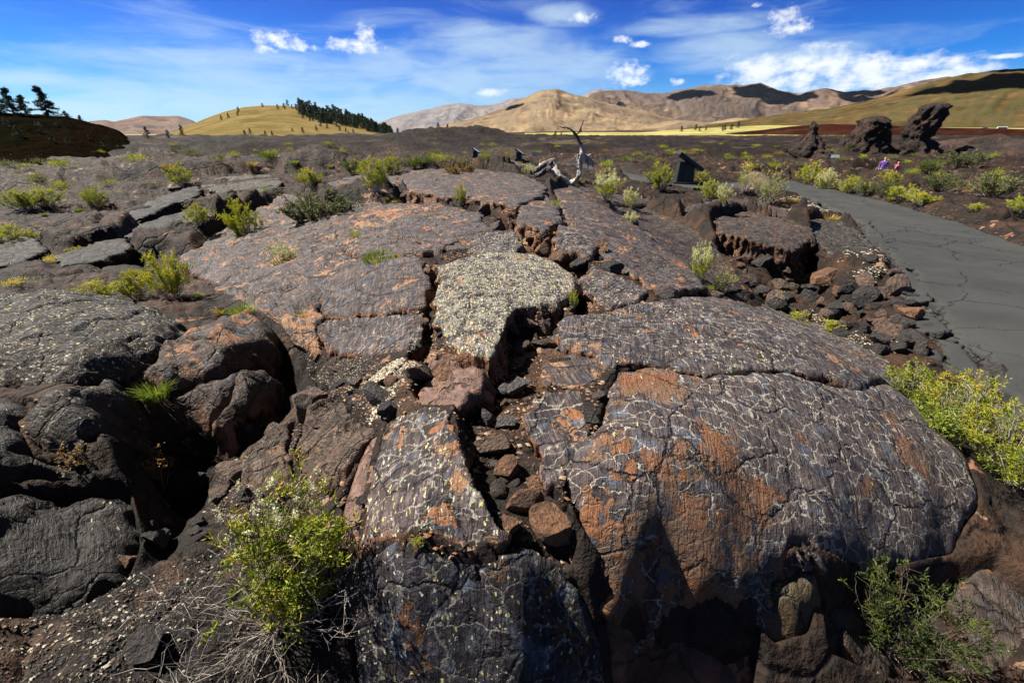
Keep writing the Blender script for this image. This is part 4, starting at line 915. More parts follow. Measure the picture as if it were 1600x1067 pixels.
PROT = [rock_proto(900+i, cuts=9+i % 5, flat=.65+.1*(i % 4), noise=.09+.04*(i % 3)) for i in range(12)]
for me in PROT:
    try: me.set_sharp_from_angle(angle=math.radians(28))
    except Exception: pass
_pm = {}
rng = random.Random(5)
def rock(px, py, size, mat, label=None, group=None, name='loose_rock', dz=0.0, flat=1.0, rx=None, k=None, elong=1.0):
    p = ghit(px, py); dist = math.hypot(p[0], p[1], p[2]-CAMZ)
    r = size/F*dist*.5*1.0; k = rng.randrange(len(PROT)) if k is None else k
    key = (k, mat)
    if key not in _pm:
        me = PROT[k].copy(); me.materials.clear(); me.materials.append(M[mat]); _pm[key] = me
    o = bpy.data.objects.new(name, _pm[key]); col.objects.link(o)
    o.location = (p[0], p[1], p[2]+r*.22+dz); o.scale = (r*elong, r, r*flat)
    o.rotation_euler = (rng.uniform(-.5, .5) if rx is None else rx, rng.uniform(-.5, .5), rng.uniform(0, 6.28))
    return tag(o, label, 'rock', group)
RK = [ # px, py, size px, material, label
 (792,735,70,'rust','orange-brown angular rock wedged across the middle of the crevice'),
 (845,762,52,'rust','orange rock leaning on the right wall of the crevice, right of the wedged rock'),
 (782,768,36,'brown','small brown rock under the left end of the wedged orange rock'),
 (820,790,62,'rust','rusty rock deep in the crevice below the wedged orange rock'),
 (862,815,80,'rust','tall ochre rock filling the lower mouth of the crevice'),
 (800,825,50,'rust','dim ochre rock in the crevice beside the speckled slab'),
 (790,665,46,'grey','dark grey cube-like rock sitting in the crevice below the black gap'),
 (760,640,34,'brown','small brown stone on the crevice floor left of the cube-like rock'),
 (772,700,60,'brown','brown flat-topped rock above the wedged orange rock'),
 (803,610,56,'grey','grey faceted rock left of the blue-grey topped block'),
 (760,655,36,'grey','slate-coloured small rock at the foot of the black slab wall'),
 (812,548,54,'brown','brown rounded rock behind the grey faceted rock'),
 (850,540,40,'brown','brown rock just behind the flat orange and grey block'),
 (868,570,56,'rust','bright orange rock at the left end of the flat block'),
 (828,508,40,'pink','pale pink angular rock beside the lichen slab'),
 (800,520,36,'brown','brown rock right of the deep black gap below the lichen slab'),
 (850,515,42,'brown','olive-brown rock right of the pale pink rock'),
 (880,525,34,'dark','dark rock touching the upper strip of the domed slab'),
 (940,570,26,'brown','small tan stone caught at the top of the domed slab'),
 (925,655,38,'dark','dark rock in the gap between the block and the domed slab'),
 (935,620,30,'brown','brown rock in the gap above the dark one, by the domed slab'),
 (700,585,86,'rust','large reddish rock face leaning below the lichen slab'),
 (655,590,70,'brown','brown slabby rock left of the large reddish rock face'),
 (740,590,50,'pink','reddish pink rock right of the large reddish rock face'),
 (668,550,36,'dark','dark stone tucked under the left corner of the lichen slab'),
 (655,510,34,'brown','brown stone in the crack left of the lichen slab'),
 (640,530,30,'rust','orange stone at the lower end of the crack left of the lichen slab'),
 (672,470,28,'brown','stone in the upper part of the crack left of the lichen slab'),
 (672,430,34,'rust','rusty stone at the top of the crack left of the lichen slab'),
 (612,600,30,'rust','small orange stone on the white gravel patch'),
 (592,625,60,'dark','dark angular rock below the white gravel patch'),
 (575,685,26,'rust','small ochre stone left of the speckled slab'),
 (545,720,70,'pink','pinkish brown rock leaning on the left flank of the speckled slab'),
 (610,645,44,'dark','grey-black stone at the upper left corner of the speckled slab'),
 (520,580,20,'pink','small lone pinkish pebble on the black cinders'),
 (480,640,70,'brown','weathered brown rock at the edge of the black cinders, left of the white gravel'),
 (530,660,80,'brown','lumpy brown rock mass left of the speckled slab'),
 (440,690,60,'brown','low brown rock on the cinders below the twisted lava toe'),
 (300,760,76,'dark','dark pyramid-shaped rock at the edge of the black shadow'),
 (365,745,60,'brown','flat brown stone behind the flowering bush'),
 (450,745,50,'dark','dark stone just behind the flowering bush'),
 (345,775,40,'brown','brown shard between the pyramid rock and the flowering bush'),
 (185,890,50,'rust','rusty shard on the black cinders at lower left'),
 (245,845,36,'dark','dark shard pointing up at the edge of the lower left mound'),
 (230,1010,60,'dark','pointed dark shard near the bottom edge at left'),
 (70,955,50,'brown','brown stone under the lower left mound'),
 (930,400,46,'rust','orange-topped rock at the right end of the upper rubble'),
 (955,425,42,'dark','dark cube rock right of the orange-topped rock'),
 (905,415,44,'dark','dark grey rock in the middle of the upper rubble'),
 (880,405,54,'rust','rust-red rock standing in the upper rubble'),
 (852,392,34,'rust','orange-brown rock left of the rust-red standing rock'),
 (830,372,38,'rust','brown rock at the foot of the upper cleft'),
 (842,402,26,'rust','small orange stone in front of the upper cleft'),
 (868,430,26,'rust','small rusty stone in the rubble behind the lichen slab'),
 (905,450,36,'rust','orange stone right of the lichen slab'),
 (925,470,44,'pink','pinkish brown rock behind the upper strip of the domed slab'),
 (895,385,36,'pink','tan rock above the rust-red standing rock'),
 (775,358,30,'brown','brown square stone in the cleft left of the rust-sided block'),
 (790,372,26,'pink','pale stone below the brown square stone'),
 (970,395,44,'grey','grey angular rock on the upper part of the long flank slab'),
 (985,355,26,'grey','grey stone above the long flank slab'),
 (1040,465,50,'dark','dark creased rock just above the domed slab'),
 (1000,470,26,'grey','pale grey shard just above the domed slab'),
 (636,312,34,'brown','brown broken rock at the left end of the crest slab'),
 (680,325,40,'rust','rusty stone under the front edge of the crest slab'),
 (760,335,34,'brown','brown stone under the right front edge of the crest slab'),
 (1140,455,32,'dark','dark stone right of the white-flowered shrub on the flank'),
 (1190,458,30,'dark','grey stone on the slope above the trench rubble'),
 (1165,440,30,'brown','brown stone left of the trench rubble'),
 (1190,415,30,'dark','stone at the foot of the collapsed roof slab'),
 (510,475,40,'dark','dark stone left of the broad purple-grey slab'),
 (455,455,44,'dark','black rock in the hollow behind the small pale shrub'),
 (500,440,30,'brown','brown stone above the dark stone left of the purple-grey slab'),
 (1420,498,46,'rust','rusty rock at the edge of the broken asphalt'),
 (1400,455,40,'brown','brown rock above the rusty rock by the broken asphalt'),
 (1345,585,60,'grey','smooth grey-brown rock behind the yellow-green bushes at right'),
 (1425,545,46,'dark','dark rock between the bushes at right and the asphalt'),
 (1325,560,40,'brown','brown rock just behind the domed slab at right'),
 (1180,295,44,'brown','brown boulder under the twiggy shrub by the path bend'),
 (1560,600,44,'dark','dark stone at the crumbling asphalt edge at right'),
 (1520,640,44,'dark','dark stone between the asphalt and the bush at right'),
]
for a in RK:
    fl = 1.0
    if a[3] == 'pink' and a[2] > 65: fl = .8
    rock(*a[:4], label=a[4], flat=fl)
ZONES = [ # loose rubble: polygon box, count, sizes, materials, label
 ((1180,440,1420,560), 70, (16,46), ['dark', 'brown', 'rust', 'dark', 'brown'], 'loose angular stone in the collapse trench left of the asphalt path', 'rubble in the collapse trench'),
 ((740,560,860,860), 34, (10,26), ['rust', 'brown', 'dark', 'grey'], 'small stone lodged between larger rocks in the central crevice', 'small stones in the central crevice'),
 ((830,360,960,480), 34, (10,24), ['rust', 'rust', 'brown', 'pink', 'dark'], 'small stone among the orange rubble behind the lichen slab', 'small stones in the upper rubble'),
 ((640,420,690,570), 16, (9,20), ['rust', 'brown', 'dark'], 'small stone in the crack left of the lichen slab', 'small stones in the left crack'),
 ((430,590,610,820), 24, (8,28), ['brown', 'pink', 'dark', 'brown'], 'weathered brown stone on the cinder slope left of the speckled slab', 'stones on the cinder slope'),
 ((230,690,460,860), 30, (10,30), ['brown', 'dark', 'dark'], 'dark stone on the cinders around the flowering bush', 'stones around the flowering bush'),
 ((430,420,520,500), 16, (10,26), ['brown', 'dark', 'pink'], 'small stone in the hollow between the two flank slabs', 'stones between the flank slabs'),
 ((1090,400,1250,470), 20, (10,24), ['brown', 'dark', 'rust'], 'small stone on the brown slope below the collapsed roof slab', 'stones below the roof slab'),
 ((1350,380,1560,640), 30, (10,26), ['brown', 'dark', 'dark'], 'small dark stone along the crumbling asphalt edge', 'stones along the asphalt edge'),
]
for (x0, y0, x1, y1), n, (s0, s1), ms, lb, gp in ZONES:
    c = 0; tries = 0
    while c < n and tries < n*6:
        tries += 1; px, py = rng.uniform(x0, x1), rng.uniform(y0, y1)
        if x0 == 1350 and not (abs((px-1350)/(210)-(py-380)/260) < .16): continue
        if x0 == 1180 and not (-.62 < (py-430)/130-(px-1180)/240 < .45): continue
        p = hit(px, py)
        if any(polysd(np.array([p[0]]), np.array([p[1]]), s[3]['P'])[0] > .0 for s in SL): continue
        rock(px, py, s0+(s1-s0)*rng.random()**1.8, rng.choice(ms), lb, gp, name='loose_stone'); c += 1
# broken asphalt pieces along the crumbling verge
AS = [([(1352,352),(1385,378),(1404,402),(1388,412),(1362,396),(1350,372)], 'cracked asphalt piece at the top of the crumbling path edge'),
 ([(1406,406),(1440,440),(1456,470),(1432,478),(1402,452),(1390,418)], 'long asphalt piece sunk beside the crumbling path edge'),
 ([(1430,484),(1460,478),(1484,516),(1470,534),(1425,522),(1405,498)], 'asphalt plate tilted towards the trench'),
 ([(1478,536),(1490,524),(1522,566),(1552,602),(1520,606),(1480,572)], 'lower asphalt plate split from the path near the bushes'),
 ([(1530,612),(1560,610),(1592,652),(1625,700),(1585,690),(1545,645)], 'last asphalt fragment at the path edge by the right border'),
 ([(1360,402),(1384,420),(1396,448),(1370,446),(1352,424)], 'small asphalt fragment fallen towards the trench'),
 ([(1440,540),(1470,548),(1505,592),(1480,600),(1445,570)], 'dark asphalt scrap between the lower plate and the bushes')]
for i, (pl, lb) in enumerate(AS):
    P = wpoly(pl, .0); sx_ = rng.uniform(-.06, .02)
    tgx, tgy = rng.uniform(-.05, .12), rng.uniform(-.08, .05); pc = P.mean(0)
    V, Fc, s = gridmesh(P, .025, .07, lambda x, y: surf(x, y)+.01+.015*fbm(x*2, y*2, seed=i)+1.4*tgx*(x-pc[0])+1.4*tgy*(y-pc[1]), .16, .015, seed=600+i, wall=.01, step=.03)
    c = P.mean(0); b = float(V[:, 2].min()); o = mesh_np('asphalt_fragment', V-np.array([c[0], c[1], b]), Fc, None, [M['asphalt']]); o.location = (c[0], c[1], b)
    tag(o, lb, 'asphalt piece', 'broken asphalt pieces')
# gravel of pale lichen-covered chips
def gravel(name, label, poly, n, s0, s1, cols, seed, jitter=.02):
    P = wpoly(poly); r_ = np.random.RandomState(seed); lo, hi_ = P.min(0), P.max(0)
    pts = np.zeros((0, 2))
    while len(pts) < n:
        q = r_.uniform(lo, hi_, (n*3, 2)); k = (polysd(q[:, 0], q[:, 1], P)+.15*fbm(q[:, 0]*3, q[:, 1]*3, seed=seed) > 0) & (fbm(q[:, 0]*2.3, q[:, 1]*2.3, seed=seed+5)+r_.uniform(-.35, .35, len(q)) > -.05)
        pts = np.concatenate([pts, q[k]])
    pts = pts[:n]; z = gz(pts[:, 0], pts[:, 1]); s = s0+(s1-s0)*r_.rand(n)**2.2
    base = np.array([[1, 0, 0], [-.3, .8, 0], [-.8, -.3, .05], [.2, -.8, 0], [.1, .1, .5], [0, 0, -.4]])
    fc = np.array([[0, 1, 4], [1, 2, 4], [2, 3, 4], [3, 0, 4], [1, 0, 5], [2, 1, 5], [3, 2, 5], [0, 3, 5]])
    th = r_.uniform(0, 6.28, n); c, sn = np.cos(th), np.sin(th)
    B = base[None]*np.stack([s, s*r_.uniform(.45, 1, n), s*r_.uniform(.4, .9, n)], 1)[:, None]; B = B*(1+.3*r_.randn(n, 6, 1)*.5)
    X = B[:, :, 0]*c[:, None]-B[:, :, 1]*sn[:, None]; Y = B[:, :, 0]*sn[:, None]+B[:, :, 1]*c[:, None]
    V = np.stack([X+pts[:, 0:1], Y+pts[:, 1:2], B[:, :, 2]+z[:, None]+s[:, None]*.25], -1).reshape(-1, 3)
    f = (fc[None]+np.arange(n)[:, None, None]*6).reshape(-1, 3); fm = np.repeat(r_.choice(len(cols), n), 8)
    o = mesh_np(name, V, None, f, cols, False, fmat=fm); return tag(o, label, 'gravel', kind='stuff')
def flatmat(name, c, rough=.8):
    m, nt, bs = newmat(name); P = nt.node('ShaderNodeTexCoord').outputs['Object']
    nt.set(bs.inputs['Base Color'], nt.mix(nt.step(nt.noise(P, 40, 3, .6), .35, .65), tuple(x*.7 for x in c), c)); bs.inputs['Roughness'].default_value = rough; return m
gm = [flatmat('pale_chip', (.36, .33, .25)), flatmat('tan_chip', (.30, .20, .12)), flatmat('dark_chip', (.03, .025, .022)), flatmat('brown_chip', (.12, .07, .045)), flatmat('cream_chip', (.48, .44, .33))]
gravel('gravel', 'pale lichen-covered chips strewn on the black cinders at lower left', [(-150,960),(100,935),(230,880),(330,850),(420,880),(500,900),(520,960),(535,1090),(200,1180),(-200,1180)], 4200, .003, .013, [gm[0], gm[2], gm[3], gm[2], gm[2]], 3)
gravel('gravel', 'dark grit with pale flecks in the black cinder trough', [(440,505),(490,500),(505,550),(600,560),(560,620),(470,650),(430,700),(330,740),(300,800),(450,860),(520,800),(540,700),(600,620),(480,560)], 5200, .004, .013, [gm[2], gm[2], gm[0], gm[3], gm[1]], 4)
gravel('gravel', 'patch of white lichen gravel between the oval slab and the speckled slab', [(570,590),(640,552),(668,560),(650,600),(620,640),(590,650),(575,620)], 2600, .006, .016, [gm[4], gm[0], gm[4], gm[3]], 5)
gravel('gravel', 'pale gravel around the head of the crumbling asphalt edge', [(1215,312),(1255,312),(1300,330),(1290,345),(1240,345),(1200,330)], 1400, .015, .045, [gm[0], gm[4], gm[3], gm[2]], 6)
gravel('gravel', 'pale gravel strip between the trench and the broken asphalt', [(1300,355),(1350,380),(1372,420),(1385,440),(1340,450),(1300,420),(1335,400)], 1700, .010, .030, [gm[0], gm[4], gm[3], gm[2]], 7)
gravel('gravel', 'pale gravel on the slope right of the domed slab', [(1230,490),(1300,505),(1400,540),(1390,560),(1310,545),(1250,515)], 1700, .006, .02, [gm[0], gm[4], gm[3], gm[2]], 8)
gm.append(flatmat('asphalt_crumb', (.045, .046, .046))); gm.append(flatmat('rust_chip', (.22, .095, .04)))
gravel('gravel', 'asphalt crumbs and cinders along the crumbling left edge of the path', [(1345,348),(1366,378),(1400,402),(1462,466),(1488,510),(1524,558),(1600,638),(1580,655),(1500,580),(1450,520),(1425,470),(1380,415),(1335,360)], 3600, .008, .034, [gm[5], gm[2], gm[5], gm[3], gm[2]], 21)
gravel('gravel', 'cinders along the far right edge of the path', [(1236,280),(1300,292),(1400,314),(1500,343),(1600,378),(1700,410),(1700,425),(1600,392),(1500,358),(1400,328),(1300,304),(1236,290)], 3600, .012, .045, [gm[3], gm[2], gm[2], gm[3]], 22)
gravel('gravel', 'brown and rusty grit filling the cracks between the slabs of the ridge', [(640,420),(780,340),(960,380),(940,480),(940,700),(905,880),(790,850),(560,860),(520,800),(440,640),(520,600),(640,560)], 11000, .005, .024, [gm[3], gm[6], gm[2], gm[3], gm[1]], 23)
# ------------------------------------------------------------ plants
def leafmat(name, a, b, c, trans=.25, rough=.6):
    m = bpy.data.materials.new(name); m.use_nodes = True; nt = NT(m.node_tree); nt.n.clear()
    v = nt.attr('var'); rnd = nt.node('ShaderNodeObjectInfo').outputs['Random']
    w = nt.add(v, nt.mul(nt.sub(rnd, .5), .30))
    cc = nt.mix(nt.step(w, .15, .5, smooth=False), a, b); cc = nt.mix(nt.step(w, .62, .92, smooth=False), cc, c)
    bs = nt.node('ShaderNodeBsdfPrincipled', {}, Base_Color=cc, Roughness=rough); bs.inputs['Specular IOR Level'].default_value = .3
    tr = nt.node('ShaderNodeBsdfTranslucent', {}, Color=cc); mx = nt.node('ShaderNodeMixShader', {}, _0=trans, _1=bs.outputs[0], _2=tr.outputs[0])
    o = nt.n.new('ShaderNodeOutputMaterial'); nt.l.new(mx.outputs[0], o.inputs[0]); return m
L = {
 'yg': leafmat('yellow_green_leaf', (.15, .19, .012), (.36, .38, .018), (.60, .53, .04)),
 'hero': leafmat('mixed_green_leaf', (.08, .125, .010), (.22, .255, .016), (.44, .30, .03)),
 'gr': leafmat('green_leaf', (.06, .11, .015), (.14, .20, .02), (.28, .30, .03)),
 'sage': leafmat('sage_leaf', (.08, .095, .04), (.17, .19, .07), (.28, .29, .10)),
 'or': leafmat('orange_tinted_leaf', (.12, .13, .03), (.28, .20, .05), (.42, .24, .07)),
 'grass': leafmat('bright_grass_blade', (.10, .15, .02), (.22, .28, .03), (.45, .42, .06), .35),
 'dry': leafmat('dry_yellow_blade', (.22, .15, .04), (.42, .30, .06), (.55, .42, .10), .3),
 'fl': leafmat('cream_flower', (.45, .45, .22), (.62, .60, .36), (.72, .70, .50), .3),
 'yfl': leafmat('yellow_flower', (.50, .38, .03), (.62, .50, .05), (.70, .60, .14), .3),
 'twig': leafmat('pale_twig', (.15, .12, .10), (.28, .25, .22), (.40, .37, .34), 0, .8),
 'stem': leafmat('brown_stem', (.05, .035, .025), (.10, .07, .05), (.16, .12, .09), 0, .8),
 'dkgr': leafmat('shaded_green_leaf', (.012, .022, .006), (.028, .045, .008), (.10, .12, .015)),  # green leaf with the shade under the dome put into its colour
 'fir': leafmat('conifer_needle', (.012, .028, .010), (.028, .052, .016), (.055, .085, .025), .05),
 'rustleaf': leafmat('rust_leaf', (.16, .07, .02), (.30, .16, .03), (.35, .26, .05)),
}
def tube(pts, rad, nseg=4):
    pts = np.asarray(pts, float); rad = np.asarray(rad, float); n = len(pts)
    t = np.gradient(pts, axis=0); t /= np.linalg.norm(t, axis=1)[:, None]+1e-9
    ref = np.array([.31, .95, .05]); a = np.cross(t, ref); a /= np.linalg.norm(a, axis=1)[:, None]+1e-9; b = np.cross(t, a)
    th = np.linspace(0, 2*math.pi, nseg, endpoint=False)
    V = pts[:, None]+rad[:, None, None]*(np.cos(th)[None, :, None]*a[:, None]+np.sin(th)[None, :, None]*b[:, None])
    I = np.arange(n*nseg).reshape(n, nseg); J = np.roll(I, -1, 1)
    f = np.stack([I[:-1], J[:-1], J[1:], I[1:]], -1).reshape(-1, 4)
    return V.reshape(-1, 3), f
class Acc:
    def __init__(s): s.V = []; s.F = []; s.A = []; s.n = 0
    def add(s, V, F, var):
        s.V.append(V); s.F.append(F+s.n); s.A.append(np.full(len(V), var) if np.isscalar(var) else var); s.n += len(V)
    def build(s, name, mat, parent=None, smooth=False):
        return mesh_np(name, np.concatenate(s.V), np.concatenate(s.F), None, [mat], smooth, {'var': np.concatenate(s.A)}, parent)
def leaves(r_, pos, dirs, Ln, Wd, var, fold=.25):
    """one folded four-cornered blade for each position"""
    n = len(pos); d = dirs/(np.linalg.norm(dirs, axis=1)[:, None]+1e-9)
    q = r_.randn(n, 3); s = np.cross(d, q); s /= np.linalg.norm(s, axis=1)[:, None]+1e-9; up = np.cross(s, d)
    Ln = Ln*(r_.uniform(.6, 1.25, n)); Wd = Wd*r_.uniform(.7, 1.2, n)
    p0 = pos; p2 = pos+d*Ln[:, None]+up*(Ln*r_.uniform(-.25, .1, n))[:, None]
    mid = pos+d*(Ln*.5)[:, None]; p1 = mid+s*Wd[:, None]*.5+up*(Wd*fold)[:, None]; p3 = mid-s*Wd[:, None]*.5+up*(Wd*fold)[:, None]
    V = np.stack([p0, p1, p2, p3], 1).reshape(-1, 3); F = np.arange(n*4).reshape(n, 4)
    return V, F, np.repeat(var, 4)
def bush(name, seed, h, w, nst, ntw, nlf, Ll, Lw, leaf, stem, dead=0.0, flowers=0, fmat=None, deadout=0.0, up=.55, origin=(0, 0, 0), parts=True, lowden=0.3, stemr=.006, fsize=.012, lean=(0, 0), heads=False):
    r_ = np.random.RandomState(seed); st = Acc(); tips = []; twpts = []
    for k in range(nst):
        a = r_.uniform(0, 6.283); rr = math.sqrt(r_.rand()); tx, ty = math.cos(a)*rr*w*.5, math.sin(a)*rr*w*.5
        tz = h*(1-.42*rr**2)*r_.uniform(.72, 1.05)
        b = np.array([tx*.12+r_.randn()*.02*w, ty*.12+r_.randn()*.02*w, 0]); e = np.array([tx+lean[0]*tz, ty+lean[1]*tz, tz])
        s = np.linspace(0, 1, 7)[:, None]; p = b+(e-b)*s; p[:, :2] = b[:2]+(e-b)[:2]*(s**(.8)); p += np.cumsum(r_.randn(7, 3)*.018*h, 0)*s
        V, F = tube(p, np.linspace(stemr, stemr*.4, 7), 4); st.add(V, F, r_.rand())
        twpts.append(p[2:])
        for j in range(ntw):
            q = p[r_.randint(2, 7)]; d = np.array([r_.randn()*.6+tx/w, r_.randn()*.6+ty/w, r_.uniform(.2, 1.2)]); d /= np.linalg.norm(d); Lq = h*r_.uniform(.12, .30)
            c = q+d*Lq*np.linspace(0, 1, 4)[:, None]+r_.randn(4, 3)*.012*h*np.linspace(0, 1, 4)[:, None]
            V, F = tube(c, np.linspace(stemr*.5, stemr*.25, 4), 3); st.add(V, F, r_.rand()); twpts.append(c[1:]); tips.append(c[-1])
        tips.append(p[-1])
    deadst = None
    if dead:
        deadst = Acc()
        for k in range(int(dead)):
            a = r_.uniform(0, 6.283); el = r_.uniform(-.05, .9); d = np.array([math.cos(a)*math.cos(el), math.sin(a)*math.cos(el), math.sin(el)]); Ld = w*.5*r_.uniform(.6, 1.15)*(1+deadout)
            p = [np.array([0, 0, .02*h])]; dd = d.copy()
            for i in range(9): dd = dd+r_.randn(3)*.22; dd[2] += .02; dd /= np.linalg.norm(dd); p.append(p[-1]+dd*Ld/9)
            p = np.array(p); p[:, 2] = np.maximum(p[:, 2], .005); V, F = tube(p, np.linspace(stemr*1.0, stemr*.3, 10), 4); deadst.add(V, F, r_.uniform(.2, 1))
            for j in range(7):
                i = r_.randint(3, 10); d2 = dd+r_.randn(3)*.8; d2 /= np.linalg.norm(d2); q = [p[i]]
                for t in range(4): d2 = d2+r_.randn(3)*.3; d2 /= np.linalg.norm(d2); q.append(q[-1]+d2*Ld*.07)
                q = np.array(q); q[:, 2] = np.maximum(q[:, 2], .004); V, F = tube(q, np.linspace(stemr*.4, stemr*.15, 5), 3); deadst.add(V, F, r_.uniform(.3, 1))
    T = np.concatenate(twpts); zz_ = T[:, 2]/h; T = T[r_.rand(len(T)) < np.clip(zz_*1.6+lowden, 0, 1)]
    cn = vn(T[:, 0]/h*5, T[:, 1]/h*5, T[:, 2]/h*5, seed+1); T = T[cn > -.22]
    idx = r_.randint(0, len(T), nlf); pos = T[idx]+r_.randn(nlf, 3)*.016*h
    out = pos.copy(); out[:, 2] = 0; out /= (np.linalg.norm(out, axis=1)[:, None]+1e-6)
    dirs = out*.5+r_.randn(nlf, 3)*.55+np.array([0, 0, up]); clump = vn(pos[:, 0]/h*7, pos[:, 1]/h*7, pos[:, 2]/h*7, seed)
    var = np.clip(.5+.28*clump+r_.randn(nlf)*.14+.25*(pos[:, 2]/h-.5), 0, 1)
    lv = Acc(); lv.add(*leaves(r_, pos, dirs, Ll, Lw, var))
    root = empty(name, origin)
    if parts:
        st.build('stems', L[stem], root); lv.build('foliage', L[leaf], root)
        if deadst: deadst.build('dead_twigs', L['twig'], root)
    if flowers:
        tp = np.array(tips); tp = tp[np.argsort(-tp[:, 2]-.3*r_.rand(len(tp))*h)][:flowers]; fa = Acc()
        for t in tp:
            if heads: fa = Acc()
            n = 26; c = t+r_.randn(n, 3)*np.array([.6, .6, 1.1])*fsize; fa.add(*leaves(r_, c, r_.randn(n, 3), fsize*.9, fsize*.8, r_.rand(n)))
            if heads: fa.build('flower_head', L[fmat], root)
        if not heads: fa.build('flowers', L[fmat], root)
    return root
def small_bush(name, seed, h, w, nlf, Ll, Lw, leaf, up=.8):
    """far shrub: leaf clumps over a low dome, one mesh"""
    r_ = np.random.RandomState(seed); nc = 9; C = np.stack([r_.randn(nc)*.19*w, r_.randn(nc)*.19*w, r_.uniform(.25, .75, nc)*h], 1); S = r_.uniform(.12, .24, nc)*w
    k = r_.randint(0, nc, nlf); pos = C[k]+r_.randn(nlf, 3)*S[k][:, None]*np.array([1, 1, .7]); pos[:, 2] = np.abs(pos[:, 2])
    dirs = (pos-np.array([0, 0, h*.1]))/w+r_.randn(nlf, 3)*.5+np.array([0, 0, up]); var = np.clip(.5+.22*r_.randn(nc)[k]+r_.randn(nlf)*.14, 0, 1)
    a = Acc(); a.add(*leaves(r_, pos, dirs, Ll, Lw, var)); return a.build(name, L[leaf])
def grass(name, seed, h, w, n, leaf, lw=.004, spread=.5):
    r_ = np.random.RandomState(seed); a = r_.uniform(0, 6.283, n); rr = np.sqrt(r_.rand(n))*w*.5*spread; b = np.stack([rr*np.cos(a), rr*np.sin(a), 0*a], 1)
    ln = r_.uniform(.5, 1.1, n)*h; out = np.stack([np.cos(a), np.sin(a), 0*a], 1); le = r_.uniform(.1, .9, n)[:, None]; m = b+(out*le*.35+np.array([0, 0, .6]))*ln[:, None]; e = b+(out*le*(.9)+np.array([0, 0, .95])*(1-.25*le))*ln[:, None]
    s = np.stack([-np.sin(a+r_.randn(n)), np.cos(a+r_.randn(n)), 0*a], 1)*lw
    V = np.stack([b-s, b+s, m+s*.8, m-s*.8, e+s*.1, e-s*.1], 1).reshape(-1, 3); i = np.arange(n)[:, None]*6
    F = np.concatenate([i+np.array([[0, 1, 2, 3]]), i+np.array([[3, 2, 4, 5]])]); A_ = Acc(); A_.add(V, F, np.repeat(np.clip(.5+.25*r_.randn(n), 0, 1), 6)); return A_.build(name, L[leaf])
# prototypes: 1 m tall / wide reference sizes, used for real by the first placement
PR = {}
def proto(kind, fn, h): PR.setdefault(kind, []).append([fn, h, None])
for s in range(3): proto('rabbit', lambda s=s: bush('rabbitbrush', 40+s, .5, .62, 30, 7, 5200, .034, .010, 'yg', 'twig', flowers=(0, 10, 24)[s], fmat='yfl'), .5)
for s in range(2): proto('green', lambda s=s: bush('green_shrub', 50+s, .5, .6, 30, 7, 5200, .034, .011, 'gr', 'stem'), .5)
for s in range(2): proto('sage', lambda s=s: bush('sagebrush', 60+s, .4, .8, 40, 7, 6500, .026, .012, 'sage', 'stem', dead=5), .4)
proto('orange', lambda: bush('orange_tinted_shrub', 70, .45, .75, 40, 7, 6500, .026, .012, 'or', 'stem'), .45)
for s in range(2): proto('flower', lambda s=s: bush('flowering_shrub', 80+s, .5, .6, 28, 6, 3000, .03, .010, 'yg', 'twig', dead=6, flowers=80, fmat='fl', fsize=.02), .5)
proto('twiggy', lambda: bush('twiggy_shrub', 90, .6, .6, 26, 6, 1800, .03, .010, 'yg', 'twig', dead=10, flowers=10, fmat='yfl', up=.8), .6)
proto('rustherb', lambda: bush('rusty_herb', 95, .3, .2, 9, 5, 420, .014, .010, 'rustleaf', 'stem', up=.3), .3)
for s in range(2): proto('grass', lambda s=s: grass('grass_tuft', 100+s, .18, .3, 420, 'grass', .0025), .18)
proto('mat', lambda: grass('grass_patch', 104, .09, .5, 900, 'grass', .003, .95), .09)
proto('dry', lambda: grass('dry_grass_tuft', 106, .14, .2, 260, 'dry', .0028, .7), .14)
for s in range(2): proto('cushion', lambda s=s: small_bush('yellow_cushion_plant', 110+s, .12, .3, 420, .02, .012, 'yfl' if s == 0 else 'grass'), .12)
for s in range(3): proto('farg', lambda s=s: small_bush('low_shrub', 120+s, .4, .8, 520, .075, .03, ('yg', 'gr', 'yg')[s]), .4)
for s in range(2): proto('fars', lambda s=s: small_bush('low_sagebrush', 130+s, .4, .9, 520, .07, .03, ('sage', 'or')[s]), .4)
GROUPS = {'rabbit': 'yellow-green bushes growing in lava cracks', 'green': 'green bushes', 'sage': 'grey-green sagebrush', 'grass': 'bright grass tufts', 'dry': 'dry yellow tufts', 'cushion': 'small yellow plants'}
def plant(kind, px, py, hpx, label, cat='shrub', var=0, wide=1.0, group=None, on=None, sink=.02, rz=None, p=None):
    P = PR[kind][var % len(PR[kind])]
    if p is None: p = ghit(px, py)
    if on is not None: p = hit(px, py, on)
    dist = math.hypot(p[0], p[1], p[2]-CAMZ); sc = hpx/F*dist*.93/P[1]
    rz = rng.uniform(0, 6.28) if rz is None else rz
    if P[2] is None: P[2] = P[0](); o = P[2]; o.location = (p[0], p[1], p[2]-sink*sc); o.rotation_euler = (0, 0, rz); o.scale = (sc*wide, sc*wide, sc)
    else: o = copy_tree(P[2], (p[0], p[1], p[2]-sink*sc), rz, (sc*wide, sc*wide, sc))
    for k in ('label', 'category', 'group'):
        if k in o: del o[k]
    return tag(o, label, cat, group or GROUPS.get(kind))
